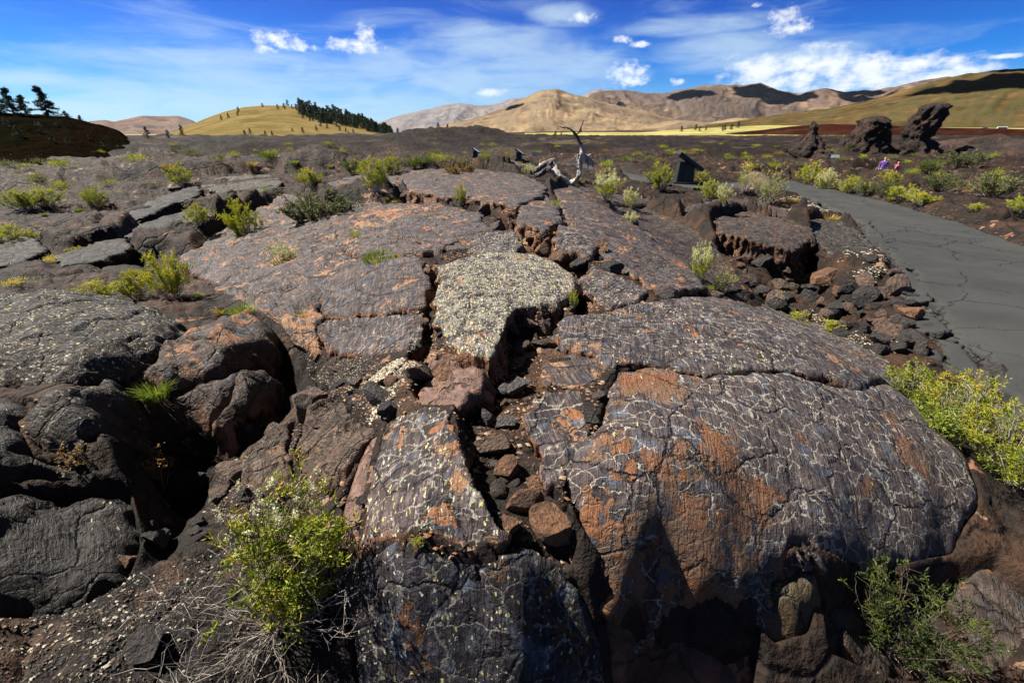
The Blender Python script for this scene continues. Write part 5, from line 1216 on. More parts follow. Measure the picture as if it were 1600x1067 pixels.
PL = [
 ('sage', 500, 352, 50, 'wide grey-green sagebrush on the left ridge flank, largest in the middle distance', 0, 1.15),
 ('rabbit', 388, 378, 52, 'yellow-green bush with dark base left of the wide sagebrush', 0, .75),
 ('rabbit', 590, 300, 46, 'bright yellow-green bush with pale twigs left of the crest slab', 1, .9),
 ('rabbit', 612, 274, 28, 'smaller yellow-green bush right behind the bright one with pale twigs', 2, .9),
 ('green', 552, 274, 22, 'dark green bush left of the bright yellow-green pair near the crest', 0, 1.0),
 ('green', 648, 264, 18, 'round dark green bush behind the crest slab', 1, 1.1),
 ('orange', 716, 284, 32, 'orange-tinted bush growing on the crest slab', 0, 1.05),
 ('rabbit', 720, 320, 30, 'slim yellow-green bush hanging over the front edge of the crest slab', 0, .5),
 ('rabbit', 488, 292, 24, 'low yellow-green bush above the wide sagebrush', 1, 1.3),
 ('rabbit', 310, 352, 26, 'round yellow-green bush in the hollow under the overhanging ledge', 0, .9),
 ('rabbit', 285, 290, 24, 'yellow-green bush at the left end of the overhanging ledge', 2, 1.0),
 ('rabbit', 272, 465, 56, 'tall feathery yellow-green bush above the streaked lava lobe', 0, .75),
 ('rabbit', 215, 468, 36, 'middle yellow-green bush of the row above the streaked lava lobe', 1, .9),
 ('rabbit', 150, 474, 26, 'leftmost low yellow-green bush of the row above the streaked lava lobe', 0, 1.5),
 ('flower', 446, 425, 38, 'pale flowering bush in the dark gap of the left flank', 0, .8),
 ('rabbit', 422, 404, 16, 'small green sprig between the dark-based bush and the pale flowering bush', 0, .9),
 ('rabbit', 40, 330, 22, 'wide yellow-green bush at the far left, middle distance', 1, 1.3),
 ('rabbit', 70, 322, 20, 'low yellow-green bush right of the wide one at far left', 2, 1.6),
 ('rabbit', 20, 395, 28, 'yellow-green bush at the left border above the flat plate', 0, 1.2),
 ('rabbit', 155, 325, 22, 'dark-stemmed yellow-green bush on the left lava flat', 0, 1.0),
 ('rabbit', 128, 408, 16, 'low yellow patch bush in front of the dark tilted plate', 1, 1.5),
 ('rabbit', 1031, 298, 36, 'tall yellow-green bush immediately left of the black lectern', 0, .9),
 ('rabbit', 1096, 284, 14, 'yellow-green bush behind and right of the black lectern', 2, 1.1),
 ('rabbit', 1108, 314, 28, 'bright yellow bush in front of the black lectern', 1, 1.0),
 ('flower', 1130, 322, 26, 'grey-twigged yellow bush next to the bright one in front of the lectern', 0, .9),
 ('twiggy', 1198, 320, 48, 'twiggy yellowish shrub beside the path bend', 0, .85),
 ('twiggy', 1162, 300, 36, 'bare grey twiggy shrub left of the path bend', 0, .7),
 ('flower', 948, 312, 38, 'cream-flowered bush right of the dead tree', 1, 1.1),
 ('flower', 985, 326, 26, 'low cream-flowered bush downhill from the bush beside the dead tree', 0, 1.0),
 ('flower', 985, 352, 18, 'small cream-flowered bush near the long flank slab', 1, 1.1),
 ('flower', 1092, 438, 50, 'white-flowered shrub on the right flank above the domed slab', 1, .7),
 ('twiggy', 1128, 455, 34, 'grey twiggy shrub right of the white-flowered shrub on the flank', 0, 1.0),
 ('flower', 826, 276, 16, 'pale flowering bush at the left end of the fallen log', 0, 1.2),
 ('rabbit', 868, 338, 24, 'small leafy bush above the upper rubble', 0, .7),
 ('rabbit', 896, 482, 28, 'thin lime-green sprig right of the pale lichen slab', 0, .5),
 ('rabbit', 655, 850, 16, 'tiny green sprig at the joint of the speckled slab and the nose slab', 1, 1.2),
 ('rabbit', 1248, 502, 14, 'left one of two lime cushions behind the domed slab', 2, 1.5),
 ('rabbit', 1298, 520, 16, 'right one of two lime cushions behind the domed slab', 1, 1.6),
 ('rustherb', 250, 762, 60, 'rusty orange herb growing from the black shadow at left', 0, 1.0),
 ('rustherb', 118, 730, 30, 'low rusty herb on the dark lobes at the left edge', 0, 1.6),
 ('grass', 245, 620, 30, 'small bright grass tuft between the lava lobes', 0, 1.1),
 ('mat', 605, 404, 16, 'long patch of bright green grass on the crest slab', 0, .9),
 ('grass', 558, 388, 40, 'tall narrow yellow-green grass tuft on the crest slab', 1, .35),
 ('dry', 472, 498, 16, 'yellow dry tuft above the black cinder trough', 0, 1.0),
 ('cushion', 490, 390, 16, 'lower of two golden yellow plants under the wide sagebrush', 0, .8),
 ('cushion', 504, 374, 12, 'upper of two golden yellow plants under the wide sagebrush', 0, .8),
 ('grass', 380, 496, 24, 'grass tuft at the crack behind the rusty-topped lobe', 0, 1.2),
 ('dry', 345, 490, 12, 'dry tuft left of the grass tuft behind the rusty-topped lobe', 0, 1.0),
 ('dry', 688, 388, 12, 'left dry tuft of the two on the crest slab edge', 0, 1.4),
 ('grass', 718, 380, 14, 'right grass tuft of the two on the crest slab edge', 1, 1.1),
 ('grass', 1241, 358, 14, 'single yellow grass tuft left of the asphalt path', 0, .9),
 ('dry', 1295, 346, 12, 'orange dry tuft touching the asphalt path', 0, 1.5),
 ('cushion', 22, 486, 10, 'low green cushion at the left border above the streaked lobe', 1, 1.6),
 ('rabbit', 1262, 290, 27, 'yellow-green bush at the far side of the path bend, first of its row', 0, 1.0),
 ('flower', 1290, 300, 24, 'second bush of the row along the far path edge, with pale flowers', 0, 1.0),
 ('rabbit', 1322, 304, 22, 'third bush of the row along the far path edge, lime green', 1, 1.1),
 ('sage', 1352, 306, 20, 'fourth bush of the row along the far path edge, greyish', 1, .8),
 ('sage', 1384, 308, 19, 'fifth bush of the row along the far path edge', 0, .8),
 ('rabbit', 1408, 312, 16, 'low green mat bush ending the row along the far path edge', 2, 1.7),
 ('rabbit', 1440, 320, 14, 'yellow low bush at the outer edge of the path curve', 1, 2.0),
 ('sage', 1470, 300, 22, 'large grey-green bush on the lava right of the path, left of two', 0, 1.0),
 ('sage', 1550, 308, 25, 'large grey-green bush on the lava right of the path, right of two', 1, 1.1),
 ('green', 1450, 272, 16, 'round green bush beyond the path on the right', 0, 1.2),
 ('rabbit', 1390, 290, 16, 'yellow-green bush behind the greyish bushes of the row', 1, 1.2),
 ('rabbit', 1527, 330, 8, 'small yellow plant on bare lava beyond the path at right', 1, 2.0),
 ('rabbit', 1590, 335, 18, 'yellow-green bush at the right border beyond the path', 0, 1.2),
 ('sage', 1500, 262, 18, 'flat grey-green bush before the long outcrop at far right', 0, 1.5),
]
for kd, px, py, hp, lb, vr, wd in PL:
    cat = 'grass' if kd in ('grass', 'mat', 'dry') else ('plant' if kd in ('cushion', 'rustherb') else 'shrub')
    plant(kd, px, py, hp, lb, cat, vr, wd)
# near bushes, each grown for its own place
def hero(px, py, hpx, label, **kw):
    p = ghit(px, py); dist = math.hypot(p[0], p[1], p[2]-CAMZ); h = hpx/F*dist; kw['h'] = h; kw['w'] = kw.pop('wk')*h
    o = bush(origin=(p[0], p[1], p[2]-.01), **kw); return tag(o, label, 'shrub')
hero(432, 985, 200, 'tall foreground bush with cream flower heads and tangled grey dead twigs', name='flowering_shrub', seed=301, wk=.55, nst=26, ntw=9, nlf=7000, Ll=.030, Lw=.009, lean=(.24, .12), heads=True, leaf='hero', stem='stem', dead=85, deadout=1.6, flowers=26, fmat='fl', stemr=.0032, fsize=.011, up=.35)
hero(1408, 634, 50, 'leafy yellow-green bush nearest the domed slab, top one of the right-hand row', name='rabbitbrush', seed=305, wk=1.2, nst=40, ntw=8, nlf=5200, Ll=.032, Lw=.008, leaf='hero', stem='twig', dead=4, stemr=.003, up=.5)
hero(1492, 674, 62, 'leafy yellow-green bush, second of the right-hand row beside the domed slab', name='rabbitbrush', seed=306, wk=1.1, nst=40, ntw=8, nlf=5200, Ll=.032, Lw=.008, leaf='hero', stem='twig', dead=6, stemr=.003, up=.5)
hero(1450, 694, 44, 'low leafy bush between the second bush and the domed slab edge', name='rabbitbrush', seed=307, wk=1.4, nst=36, ntw=8, nlf=4000, Ll=.03, Lw=.008, leaf='gr', stem='twig', stemr=.003, up=.5)
hero(1572, 756, 78, 'large yellow-green bush cut by the right border', name='rabbitbrush', seed=308, wk=1.3, nst=50, ntw=8, nlf=7500, Ll=.032, Lw=.007, leaf='hero', stem='twig', dead=10, stemr=.003, up=.5)
hero(1632, 724, 56, 'yellow-green bush behind the large one at the right border', name='rabbitbrush', seed=309, wk=1.3, nst=40, ntw=8, nlf=5200, Ll=.032, Lw=.008, leaf='hero', stem='twig', stemr=.003, up=.5)
hero(1385, 1010, 100, 'dark green bush in the shade under the domed slab at bottom right', name='green_shrub', seed=310, wk=1.2, nst=36, ntw=7, nlf=5200, Ll=.026, Lw=.007, leaf='dkgr', stem='stem', dead=6, stemr=.003, up=.4)
# far low shrubs scattered over the lava plain
cnt = 0; rv = random.Random(77)
while cnt < 125:
    px = rv.uniform(-30, 1630); py = rv.choice([rv.uniform(226, 262), rv.uniform(232, 250), rv.uniform(250, 300)])
    if 300 < px < 880 and py > 262: continue
    if px > 880 and px < 1230 and py > 285: continue
    if px < 300 and py > 262 and rv.random() < .5: continue
    p = ghit(px, py)
    if p[1] < 7 or math.hypot(p[0], p[1]) > 66: continue
    if pathsd(np.array([p[0]]), np.array([p[1]]))[0] > -.5: continue
    d = math.hypot(p[0], p[1]); side = 'left of' if px < 620 else ('behind' if px < 1050 else 'right of')
    kd = rv.choice(['farg', 'farg', 'farg', 'fars']); w = rv.uniform(.8, 1.7)
    hp = (rv.uniform(.14, .36)*F/d)*(1.0 if d > 25 else .7)
    col_ = 'greyish' if kd == 'fars' else 'yellow-green'
    zone = 'far left' if px < 300 else ('left of the ridge crest' if px < 640 else ('behind the ridge crest' if px < 1040 else 'beyond the asphalt path'))
    plant(kd, px, py, max(hp, 3), 'small distant %s shrub on the dark lava plain, %s' % (col_, zone), 'shrub', rv.randrange(3), w, 'distant shrubs on the lava plain, '+zone+' '+col_, p=p); cnt += 1
cnt = 0
while cnt < 60:    # tufts of yellow growth on nearer lava
    px = rv.uniform(-20, 1600); py = rv.uniform(255, 470)
    if 1250 < px and py > 330: continue
    p = ghit(px, py)
    if pathsd(np.array([p[0]]), np.array([p[1]]))[0] > -.2: continue
    zone = 'on the left lava flat' if px < 420 else ('on the ridge' if px < 950 else 'right of the ridge')
    plant(rv.choice(['dry', 'grass', 'cushion']), px, py, rv.uniform(3.5, 8), 'tiny yellow tuft in a lava crack, '+zone, 'plant', rv.randrange(2), rv.uniform(1.0, 2.0), 'tiny yellow tufts '+zone, p=p); cnt += 1
# ------------------------------------------------------------ trees
def conifer(seed, h=6.0, w=2.6, n=900, lean=0.0, ragged=.25, base=.12, parts=True, name='conifer', nl=.5):
    r_ = np.random.RandomState(seed); tr = Acc(); p = np.array([[lean*t*h, 0, t*h] for t in np.linspace(0, 1, 8)])+r_.randn(8, 3)*.02*h*.3
    V, F = tube(p, np.linspace(.035*h, .004*h, 8), 7); tr.add(V, F, .2)
    nb = 46; lv = Acc()
    for k in range(nb):
        t = base+(1-base)*(k/nb)**.9; a = r_.uniform(0, 6.283); Lb = w*.5*(1-t)**.75*r_.uniform(1-ragged*1.6, 1+ragged)+.03*h
        q = np.array([lean*t*h, 0, t*h]); d = np.array([math.cos(a), math.sin(a), r_.uniform(-.25, .25)]); c = q+d*Lb*np.linspace(0, 1, 4)[:, None]; c[:, 2] += .06*Lb*np.linspace(0, 1, 4)**2
        V, F = tube(c, np.linspace(.008*h, .002*h, 4), 3); tr.add(V, F, .3)
        m = n//nb; s = r_.rand(m)**.7; pos = q+d*(Lb*s)[:, None]+r_.randn(m, 3)*.022*h; dirs = d+r_.randn(m, 3)*.7+np.array([0, 0, .2])
        lv.add(*leaves(r_, pos, dirs, .045*h*nl*2, .022*h*nl*2, np.clip(.45+.2*r_.randn()+.12*r_.randn(m), 0, 1)))
    if parts:
        root = empty(name, (0, 0, 0)); tr.build('trunk', L['stem'], root); lv.build('crown', L['fir'], root); return root
    a = Acc(); a.V = tr.V+lv.V; a.A = tr.A+lv.A
    off = tr.n; a.F = tr.F+[f+off for f in lv.F]; return a.build(name, L['fir'])
def place_tree(o, p, sc, rz, label, group=None):
    o.location = p; o.scale = (sc, sc, sc); o.rotation_euler = (0, 0, rz); return tag(o, label, 'tree', group)
FT = [conifer(400+i, n=420, parts=False, w=3.4+.5*(i % 3), nl=1.2, base=.03) for i in range(4)]; used = [False]*4
def farm(px, py, at, hpx, label, group, sink=.3):
    p = at(px, py); d = math.hypot(p.x, p.y); i = rng.randrange(4); sc = hpx/F*d/6.0*1.0
    if used[i]: o = FT[i].copy(); col.objects.link(o)
    else: o = FT[i]; used[i] = True
    place_tree(o, (p.x, p.y, p.z-sink), sc, rng.uniform(0, 6.28), label, group)
n = 0
while n < 235:   # wood on the right flank of the grass hill
    px = rng.uniform(468, 612); t = (px-468)/144.0; top = np.interp(px, [468, 480, 520, 560, 600, 612], [169, 172, 179, 190, 205, 211]); bot = np.interp(px, [468, 490, 530, 560, 600, 612], [178, 191, 197, 203, 211, 214])
    py = rng.uniform(top+1, bot); farm(px, py, cone_at, rng.uniform(8, 13), 'dark conifer of the dense wood on the right flank of the grass hill', 'conifers of the wood on the grass hill'); n += 1
for px, py in [(345,188),(357,185),(370,181),(372,176),(410,168),(433,171),(443,171),(455,170),(462,173),(448,165),(466,176),(472,186),(478,184),(484,190),(457,206),(494,205),(510,201),(472,208),(530,205),(415,214),(424,213),(382,212),(390,210),(540,207),(552,209),(500,198),(468,180),(525,199)]:
    farm(px, py, cone_at, rng.uniform(5, 8), 'small lone conifer standing on the open slope of the grass hill', 'lone conifers on the grass hill')
for px, py in [(1130,204),(1126,205),(1140,203),(1090,205.5),(1063,206),(1085,203.5),(905,208),(1100,204),(1150,200)]:
    farm(px, py, field_at, rng.uniform(5, 9), 'small green tree in the pale field before the mountains', 'trees in the pale field')
def gtree(px, D, zfun, hpx, seed, label, dy=0):
    a = azel(px, 210)[0]; x, y = D*math.sin(a), D*math.cos(a); z = float(gz(np.array([x]), np.array([y]))[0]); o = conifer(seed, n=700, w=3.6, base=.05, ragged=.4, nl=.8)
    return place_tree(o, (x, y, z-.2), hpx/F*D/6.0, seed, label, 'bushy trees on the far lava edge')
for i, (px, D, hp) in enumerate([(622,115,12),(640,112,8),(672,92,10),(685,94,14),(700,96,12),(230,110,14),(262,112,10),(285,114,13),(868,118,9),(877,120,7),(545,112,8),(600,110,10)]):
    gtree(px, D, None, hp, 430+i, 'bushy dark tree on the far edge of the lava')
# trees on the black hill at left
def htree(px, py, hpx, wk, seed, label, lean=0.0, v=None):
    p = left_at(px, py); d = math.hypot(p.x, p.y); o = conifer(seed, h=6.0, w=6.0*wk, n=5200, ragged=.5, base=.06, lean=lean, nl=.55)
    return place_tree(o, (p.x, p.y, p.z-.25), hpx/F*d/6.0, 0.3, label)
htree(74, 181, 28, .62, 451, 'upright ragged pine on the crest of the black hill', -.05)
htree(22, 180, 25, 1.0, 452, 'wide bushy pine on the crest of the black hill, left of the upright pine')
htree(-4, 180, 24, 1.0, 453, 'bushy pine cut by the left border on the black hill')
htree(40, 181, 20, .9, 454, 'lower bushy pine joined to the right side of the wide one')
htree(104, 185, 9, 1.3, 455, 'small round pine right of the upright pine on the black hill')
htree(126, 190, 8, .7, 456, 'tiny pointed pine on the right shoulder of the black hill')
for i, (px, py, hp) in enumerate([(62,208,14),(80,222,12),(30,215,14),(105,226,10),(140,222,8),(10,200,12),(160,232,9),(90,200,9)]):
    p = left_at(px, py); o = conifer(470+i, n=900, w=4.2, base=.05, ragged=.5, nl=.7); place_tree(o, (p.x, p.y, p.z-.3), hp/F*math.hypot(p.x, p.y)/6.0, i, 'dark bushy tree growing on the slope of the black hill', 'trees on the slope of the black hill')
# ------------------------------------------------------------ dead tree and fallen log
def woodmat(name, a, b, c):
    m, nt, bs = newmat(name); P = nt.node('ShaderNodeTexCoord').outputs['Object']
    n1 = nt.noise(nt.scale(P, (9, 9, 4)), 1.0, 5, .65, dist=1.2); n2 = nt.noise(nt.scale(P, (60, 60, 12)), 1.0, 4, .6)
    cc = nt.mix(nt.step(n1, .42, .56), a, b); cc = nt.mix(nt.step(n2, .5, .66, 0, .6), cc, c)
    nt.set(bs.inputs['Base Color'], cc); bs.inputs['Roughness'].default_value = .8; nt.set(bs.inputs['Normal'], nt.bump(nt.add(n2, n1), .03, 1.0)); return m
M['bleached'] = woodmat('bleached_wood', (.52, .48, .43), (.34, .31, .28), (.06, .05, .045))
M['char'] = woodmat('dark_weathered_wood', (.030, .026, .024), (.075, .065, .058), (.20, .18, .16))
pt = ghit(893, 289); Dt = math.hypot(pt[0], pt[1]); dt_ = raydir(893, 289); azt = math.atan2(dt_[0], dt_[1])
kpx = math.hypot(pt[0], pt[1], pt[2]-CAMZ)/math.hypot(*raydir(893, 289))   # metres per photo pixel there
def wpt(px, py, dep=0.0):
    x, z = (px-893)*kpx, (289-py)*kpx*1.02; c, s = math.cos(-azt), math.sin(-azt)
    return (x*c-dep*s*1.0, x*s+dep*c, z)
def limb(pts, rads, nseg=14, rough=.48, seed=0):
    """gnarled limb through points given as photo position and depth"""
    P = np.array([wpt(*p) for p in pts]); R = np.array(rads)*kpx; t = np.linspace(0, 1, len(P)); tt = np.linspace(0, 1, len(P)*7)
    def cr_(A):  # smooth interpolation
        out = []
        for q in tt:
            f = q*(len(A)-1); i = min(int(f), len(A)-2); u = f-i; a = A[max(i-1, 0)]; b = A[i]; c = A[i+1]; d = A[min(i+2, len(A)-1)]
            out.append(.5*((2*b)+(-a+c)*u+(2*a-5*b+4*c-d)*u*u+(-a+3*b-3*c+d)*u**3))
        return np.array(out)
    Pi = cr_(P); Ri = np.interp(tt, t, R); V, F_ = tube(Pi, Ri, nseg)
    C = np.repeat(Pi, nseg, 0); d = V-C; th = np.tile(np.arange(nseg), len(Pi))/nseg*6.28; s = np.repeat(tt, nseg)*len(P)
    V = C+d*(1+rough*(1.5*fbm(np.cos(th)*1.5+s*1.6, np.sin(th)*1.5, s*2.3, seed=seed, o=3)+.6*np.sin(th*3+s*2.2)))[:, None]
    n0 = len(V); V = np.concatenate([V, [Pi[0]], [Pi[-1]]]); k = np.arange(nseg)
    caps = np.concatenate([np.stack([k, np.roll(k, -1), np.full(nseg, n0), np.full(nseg, n0)], 1)[:, :3], np.stack([np.roll(k, -1)+n0-nseg, k+n0-nseg, np.full(nseg, n0+1)], 1)])
    return V, F_, caps
def wood(name, mat, limbs, parent=None):
    Vs, F4s, F3s, n_ = [], [], [], 0
    for pts, rads, sd in limbs:
        V, f4, f3 = limb(pts, rads, seed=sd); Vs.append(V); F4s.append(f4+n_); F3s.append(f3+n_); n_ += len(V)
    return mesh_np(name, np.concatenate(Vs), np.concatenate(F4s), np.concatenate(F3s), [mat], True, parent=parent)
root = empty('dead_tree', tuple(pt)); tag(root, 'bleached twisted dead tree rising from the lava behind the ridge crest', 'dead tree')
wood('trunk', M['bleached'], [([(858,262,.3),(866,270,.1),(875,279,0),(888,286,0),(897,284,0),(903,277,0),(905,266,0),(904,255,0),(908,246,0),(905,236,0),(903,231,0)], [5,5.5,5,4.2,3.6,3.0,2.6,3.4,4.2,2.4,1.6], 3)], root)
wood('branch', M['bleached'], [([(903,254,0),(911,250,.05),(918,254,.05),(923,260,.1),(925,264,.1)], [3.2,4.2,4.5,2.6,.6], 5), ([(912,251,0),(918,247,.1),(921,245.5,.1)], [1.8,1.2,.4], 6), ([(915,255,0),(922,254,.1),(927,255,.1)], [1.6,1.0,.3], 7), ([(903,258,0),(901,250,0),(900,245,0)], [2.2,2.2,.8], 8), ([(907,244,0),(911,241,0),(914,241,0)], [1.3,.9,.3], 21), ([(920,257,.1),(926,258,.1),(929,256,.1)], [1.6,.9,.3], 22), ([(905,268,0),(901,264,0),(899,261,0)], [1.8,1.3,.4], 23), ([(914,256,.05),(917,262,.05),(918,266,.05)], [1.5,1.0,.3], 24)], root)
wood('branch', M['char'], [([(904,234,0),(900,226,0),(895,219,0),(889,213,0),(882,210,0),(875,209.5,0),(870,208,0)], [2.4,2.2,1.8,1.4,1.1,.8,.4], 9), ([(896,219,0),(899,217,0),(902,211,0),(905,203,0),(906,199,0)], [1.1,1.0,.8,.6,.3], 10), ([(904,231,0),(909,229,0),(911,228,0)], [1.0,.7,.3], 11)], root)
wood('root', M['char'], [([(903,276,0),(897,284,.02),(890,289.5,.04),(887,290,.05)], [3.2,2.6,2.0,.8], 12)], root)
root = empty('fallen_log', tuple(pt)); tag(root, 'split dark fallen log with its sunlit top painted pale, lying left of the dead tree', 'log')
wood('log', M['char'], [([(828,273,.2),(836,270,.2),(846,265,.2),(856,260,.2),(862,257,.2)], [3.5,4.6,4.8,4.2,2.4], 13), ([(834,277,.0),(842,275,.0),(852,269,.0),(860,264,0)], [2.4,3.6,3.6,3.0], 14)], root)
wood('lit_strip', M['bleached'], [([(838,266,.25),(846,260,.28),(855,256,.3),(863,253.5,.3)], [1.2,2.0,1.9,.8], 15), ([(842,262,.3),(842,257,.3),(843,254,.3)], [1.3,.8,.3], 16)], root)  # pale strip laid on to show sunlight along the log's top
# ------------------------------------------------------------ lecterns and signs
def box(bm, cx, cy, cz, sx, sy, sz, tx=1.0, ty=1.0, rot=None, bev=.01):
    r = bmesh.ops.create_cube(bm, size=1.0); vs = r['verts']
    for v in vs:
        k = v.co.z > 0; v.co = Vector((v.co.x*sx*(tx if k else 1), v.co.y*sy*(ty if k else 1), v.co.z*sz))
    if rot: bmesh.ops.rotate(bm, verts=vs, matrix=rot, cent=(0, 0, 0))
    bmesh.ops.translate(bm, verts=vs, vec=(cx, cy, cz))
    if bev: bmesh.ops.bevel(bm, geom=list({e for v in vs for e in v.link_edges}), offset=bev, segments=2, affect='EDGES')
def bmo(name, bm, mat, parent=None):
    me = bpy.data.meshes.new(name); bm.to_mesh(me); bm.free(); me.materials.append(mat); o = bpy.data.objects.new(name, me); col.objects.link(o)
    if parent: o.parent = parent
    return o
def paint(name, c, rough=.5):
    m, nt, bs = newmat(name); P = nt.node('ShaderNodeTexCoord').outputs['Object']; n = nt.noise(P, 7, 4, .6)
    nt.set(bs.inputs['Base Color'], nt.mix(nt.step(n, .35, .7), tuple(x*.8 for x in c), c)); nt.set(bs.inputs['Roughness'], nt.step(n, .3, .7, rough-.1, rough+.15)); return m
M['blackpaint'] = paint('black_painted_metal', (.012, .014, .017), .55); M['skypanel'] = paint('sky_tinted_panel_face', (.45, .52, .60), .25)  # panel face coloured pale blue for the sky it reflects
def lectern(loc, rz, s):
    root = empty('lectern', loc, rz); root.scale = (s, s, s)
    bm = bmesh.new(); box(bm, 0, 0, .09, 1.05, .8, .18, bev=.015); bmo('base', bm, M['blackpaint'], root)
    bm = bmesh.new(); box(bm, -.08, 0, .52, .62, .52, .70, .86, 1.0); bmo('pedestal', bm, M['blackpaint'], root)
    bm = bmesh.new(); box(bm, -.04, -.275, .48, .30, .03, .52, .8, 1.0, bev=.005); bmo('side_rib', bm, M['blackpaint'], root)
    bm = bmesh.new(); box(bm, .03, 0, .90, 1.06, .95, .11, rot=Matrix.Rotation(math.radians(33), 3, 'Y')); bmo('panel', bm, M['blackpaint'], root)
    bm = bmesh.new(); box(bm, -.36, 0, 1.07, .22, .90, .08, bev=.01); bmo('top_ledge', bm, M['blackpaint'], root)
    bm = bmesh.new(); box(bm, .064, 0, .953, .86, .80, .012, rot=Matrix.Rotation(math.radians(33), 3, 'Y'), bev=.002); bmo('panel_face', bm, M['skypanel'], root)
    return root
def lect_at(px, py, hpx, src=None, rz=0.0):
    p = ghit(px, py); s = hpx/F*math.hypot(p[0], p[1], p[2]-CAMZ)/1.15
    if src is None: return lectern((p[0], p[1], p[2]-.02), rz, s)
    return copy_tree(src, (p[0], p[1], p[2]-.02), rz, s)
Lc = lect_at(1070, 291, 42, None, -.12); tag(Lc, 'black slanted exhibit lectern beside the tall yellow-green bush, the nearest and largest one', 'lectern', 'black exhibit lecterns')
o = lect_at(812, 251, 15, Lc, -.1); tag(o, 'small distant black lectern between the crest and the dead tree', 'lectern', 'black exhibit lecterns')
o = lect_at(744, 247, 13, Lc, -.1); tag(o, 'farthest black lectern, left of the one near the dead tree', 'lectern', 'black exhibit lecterns')
def smallsign(px, py, hpx, wpx, label):
    p = ghit(px, py); k = math.hypot(p[0], p[1], p[2]-CAMZ)/F; root = empty('exhibit_sign', tuple(p), -azel(px, py)[0])
    bm = bmesh.new(); box(bm, 0, 0, hpx*k*.6, wpx*k, .06, hpx*k*.7, rot=None, bev=.01); o = bmo('panel', bm, M['skypanel'], root)
    bm = bmesh.new(); box(bm, 0, .05, hpx*k*.25, wpx*k*.3, .05, hpx*k*.5, bev=.005); bmo('post', bm, M['blackpaint'], root); return tag(root, label, 'sign')
smallsign(835, 244, 6, 8, 'sign panel painted with pale blue-white sky reflection on the lava between lectern and dead tree')
smallsign(1304, 249, 5, 9, 'low sign panel pale with painted sky reflection in front of the knobbed outcrop')
# ------------------------------------------------------------ cars far away
M['white'] = paint('white_car_paint', (.75, .76, .78), .25); M['teal'] = paint('teal_car_paint', (.02, .28, .24), .3); M['glass'] = paint('dark_window', (.02, .025, .03), .1); M['tyre'] = paint('tyre_rubber', (.02, .02, .02), .8)
def car(px, py, D, mat, label, long=4.4, tall=1.5):
    a = azel(px, py)[0]; p = field_at(px, py); root = empty('parked_car', (p.x, p.y, p.z+.1), -a+.15); k = long/4.4
    bm = bmesh.new(); box(bm, 0, 0, .62, long, 1.8, .62, .97, .95, bev=.12); bmo('body', bm, mat, root)
    bm = bmesh.new(); box(bm, .1*k, 0, .92+(tall-.92)/2, long*.62, 1.6, tall-.92, .8, .85, bev=.08); bmo('cabin', bm, mat, root)
    for s in (-1, 1):
        bm = bmesh.new(); box(bm, .1*k, s*.76, .95+(tall-.92)/2, long*.5, .06, (tall-.92)*.6, .9, 1, bev=.01); bmo('window', bm, M['glass'], root)
        for q in (-.32, .32):
            bm = bmesh.new(); bmesh.ops.create_cone(bm, segments=20, radius1=.34, radius2=.34, depth=.22, cap_ends=True, matrix=Matrix.Translation((q*long, s*.82, .34)) @ Matrix.Rotation(math.pi/2, 4, 'X')); bmo('wheel', bm, M['tyre'], root)
    return tag(root, label, 'car')
car(1313, 208.5, 0, M['white'], 'tiny white car in the pale field, left of the broad leaning pillar')
car(1560, 206, 0, M['white'], 'long white vehicle far off at the right end of the pale field', 8.5, 2.5)
car(1533, 203, 0, M['teal'], 'tiny teal vehicle in the pale field, left of the long white vehicle')
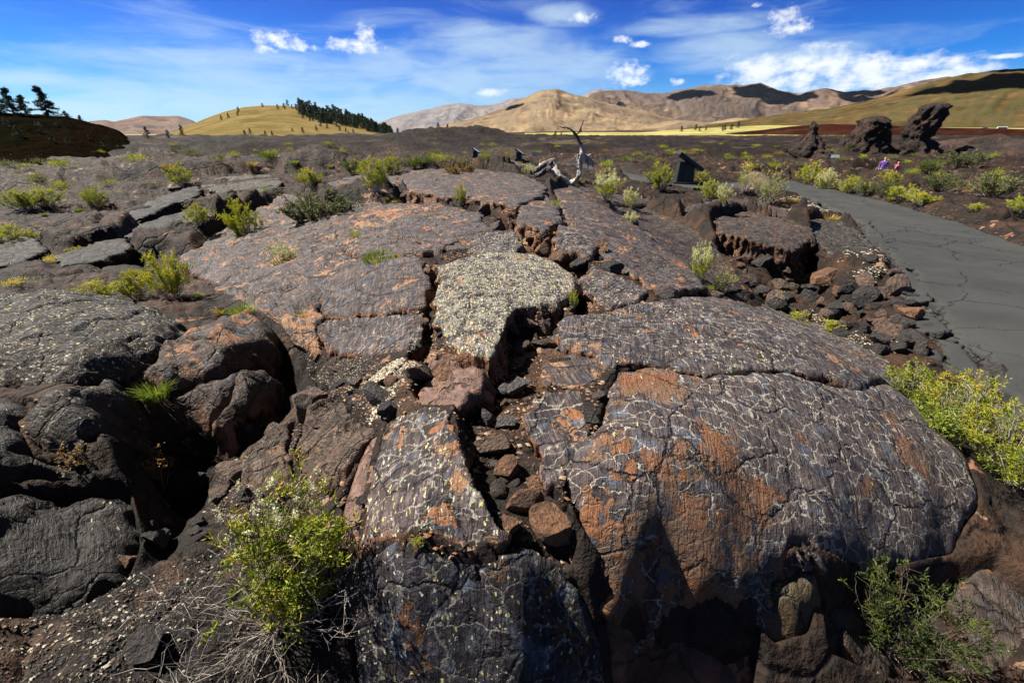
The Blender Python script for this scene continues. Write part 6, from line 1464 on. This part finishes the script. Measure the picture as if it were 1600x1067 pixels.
# ------------------------------------------------------------ two far visitors
def person(px, D, shirt, trousers, label, h=1.68, turn=0.0):
    a = azel(px, 245)[0]; x, y = D*math.sin(a), D*math.cos(a); z = float(gz(np.array([x]), np.array([y]))[0])
    J = {'pel': (0, 0, .95), 'ab': (0, 0, 1.08), 'ch': (0, 0, 1.30), 'nk': (0, 0, 1.46), 'hd': (0, .01, 1.60), 'hp': (0, .01, 1.70)}
    for s, t in ((-1, 'l'), (1, 'r')):
        J['hip'+t] = (s*.10, 0, .90); J['kn'+t] = (s*.12, -.03, .48); J['an'+t] = (s*.13, 0, .08); J['toe'+t] = (s*.14, -.15, .04)
        J['sh'+t] = (s*.19, 0, 1.40); J['el'+t] = (s*.26, .02, 1.13); J['wr'+t] = (s*.24, -.10, .90); J['ha'+t] = (s*.23, -.14, .80)
    R = {'pel': .15, 'ab': .14, 'ch': .17, 'nk': .06, 'hd': .10, 'hp': .07, 'hip': .095, 'kn': .062, 'an': .045, 'toe': .035, 'sh': .065, 'el': .045, 'wr': .03, 'ha': .032}
    E = [('pel', 'ab'), ('ab', 'ch'), ('ch', 'nk'), ('nk', 'hd'), ('hd', 'hp')]
    for t in 'lr': E += [('pel', 'hip'+t), ('hip'+t, 'kn'+t), ('kn'+t, 'an'+t), ('an'+t, 'toe'+t), ('ch', 'sh'+t), ('sh'+t, 'el'+t), ('el'+t, 'wr'+t), ('wr'+t, 'ha'+t)]
    ks = list(J); me = bpy.data.meshes.new('person'); me.from_pydata([J[k] for k in ks], [(ks.index(a_), ks.index(b_)) for a_, b_ in E], [])
    o = bpy.data.objects.new('person', me); col.objects.link(o); md = o.modifiers.new('s', 'SKIN'); sv = me.skin_vertices[0].data
    for i, k in enumerate(ks):
        r = R[k] if k in R else R[k[:-1]]; sv[i].radius = (r, r*.8)
    sv[0].use_root = True; o.modifiers.new('d', 'SUBSURF').levels = 2; o.modifiers['d'].render_levels = 2
    m, nt, bs = newmat('clothing_and_skin'); P = nt.node('ShaderNodeTexCoord').outputs['Object']; zc = nt.sep(P)[2]
    cc = nt.mix(nt.step(zc, .93, .95), trousers, shirt); cc = nt.mix(nt.step(zc, 1.45, 1.46), cc, (.45, .28, .20)); cc = nt.mix(nt.step(zc, 1.66, 1.68), cc, (.06, .04, .03)); nt.set(bs.inputs['Base Color'], cc)
    me.materials.append(m); o.location = (x, y, z); o.rotation_euler = (0, 0, turn); return tag(o, label, 'person')
person(1408, 46, (.65, .08, .22), (.10, .28, .60), 'far visitor in a pink top in front of the rubble heap', turn=.4)
person(1385, 45, (.20, .10, .40), (.45, .45, .55), 'far visitor in a purple top at the foot of the broad pillar', turn=-.5)
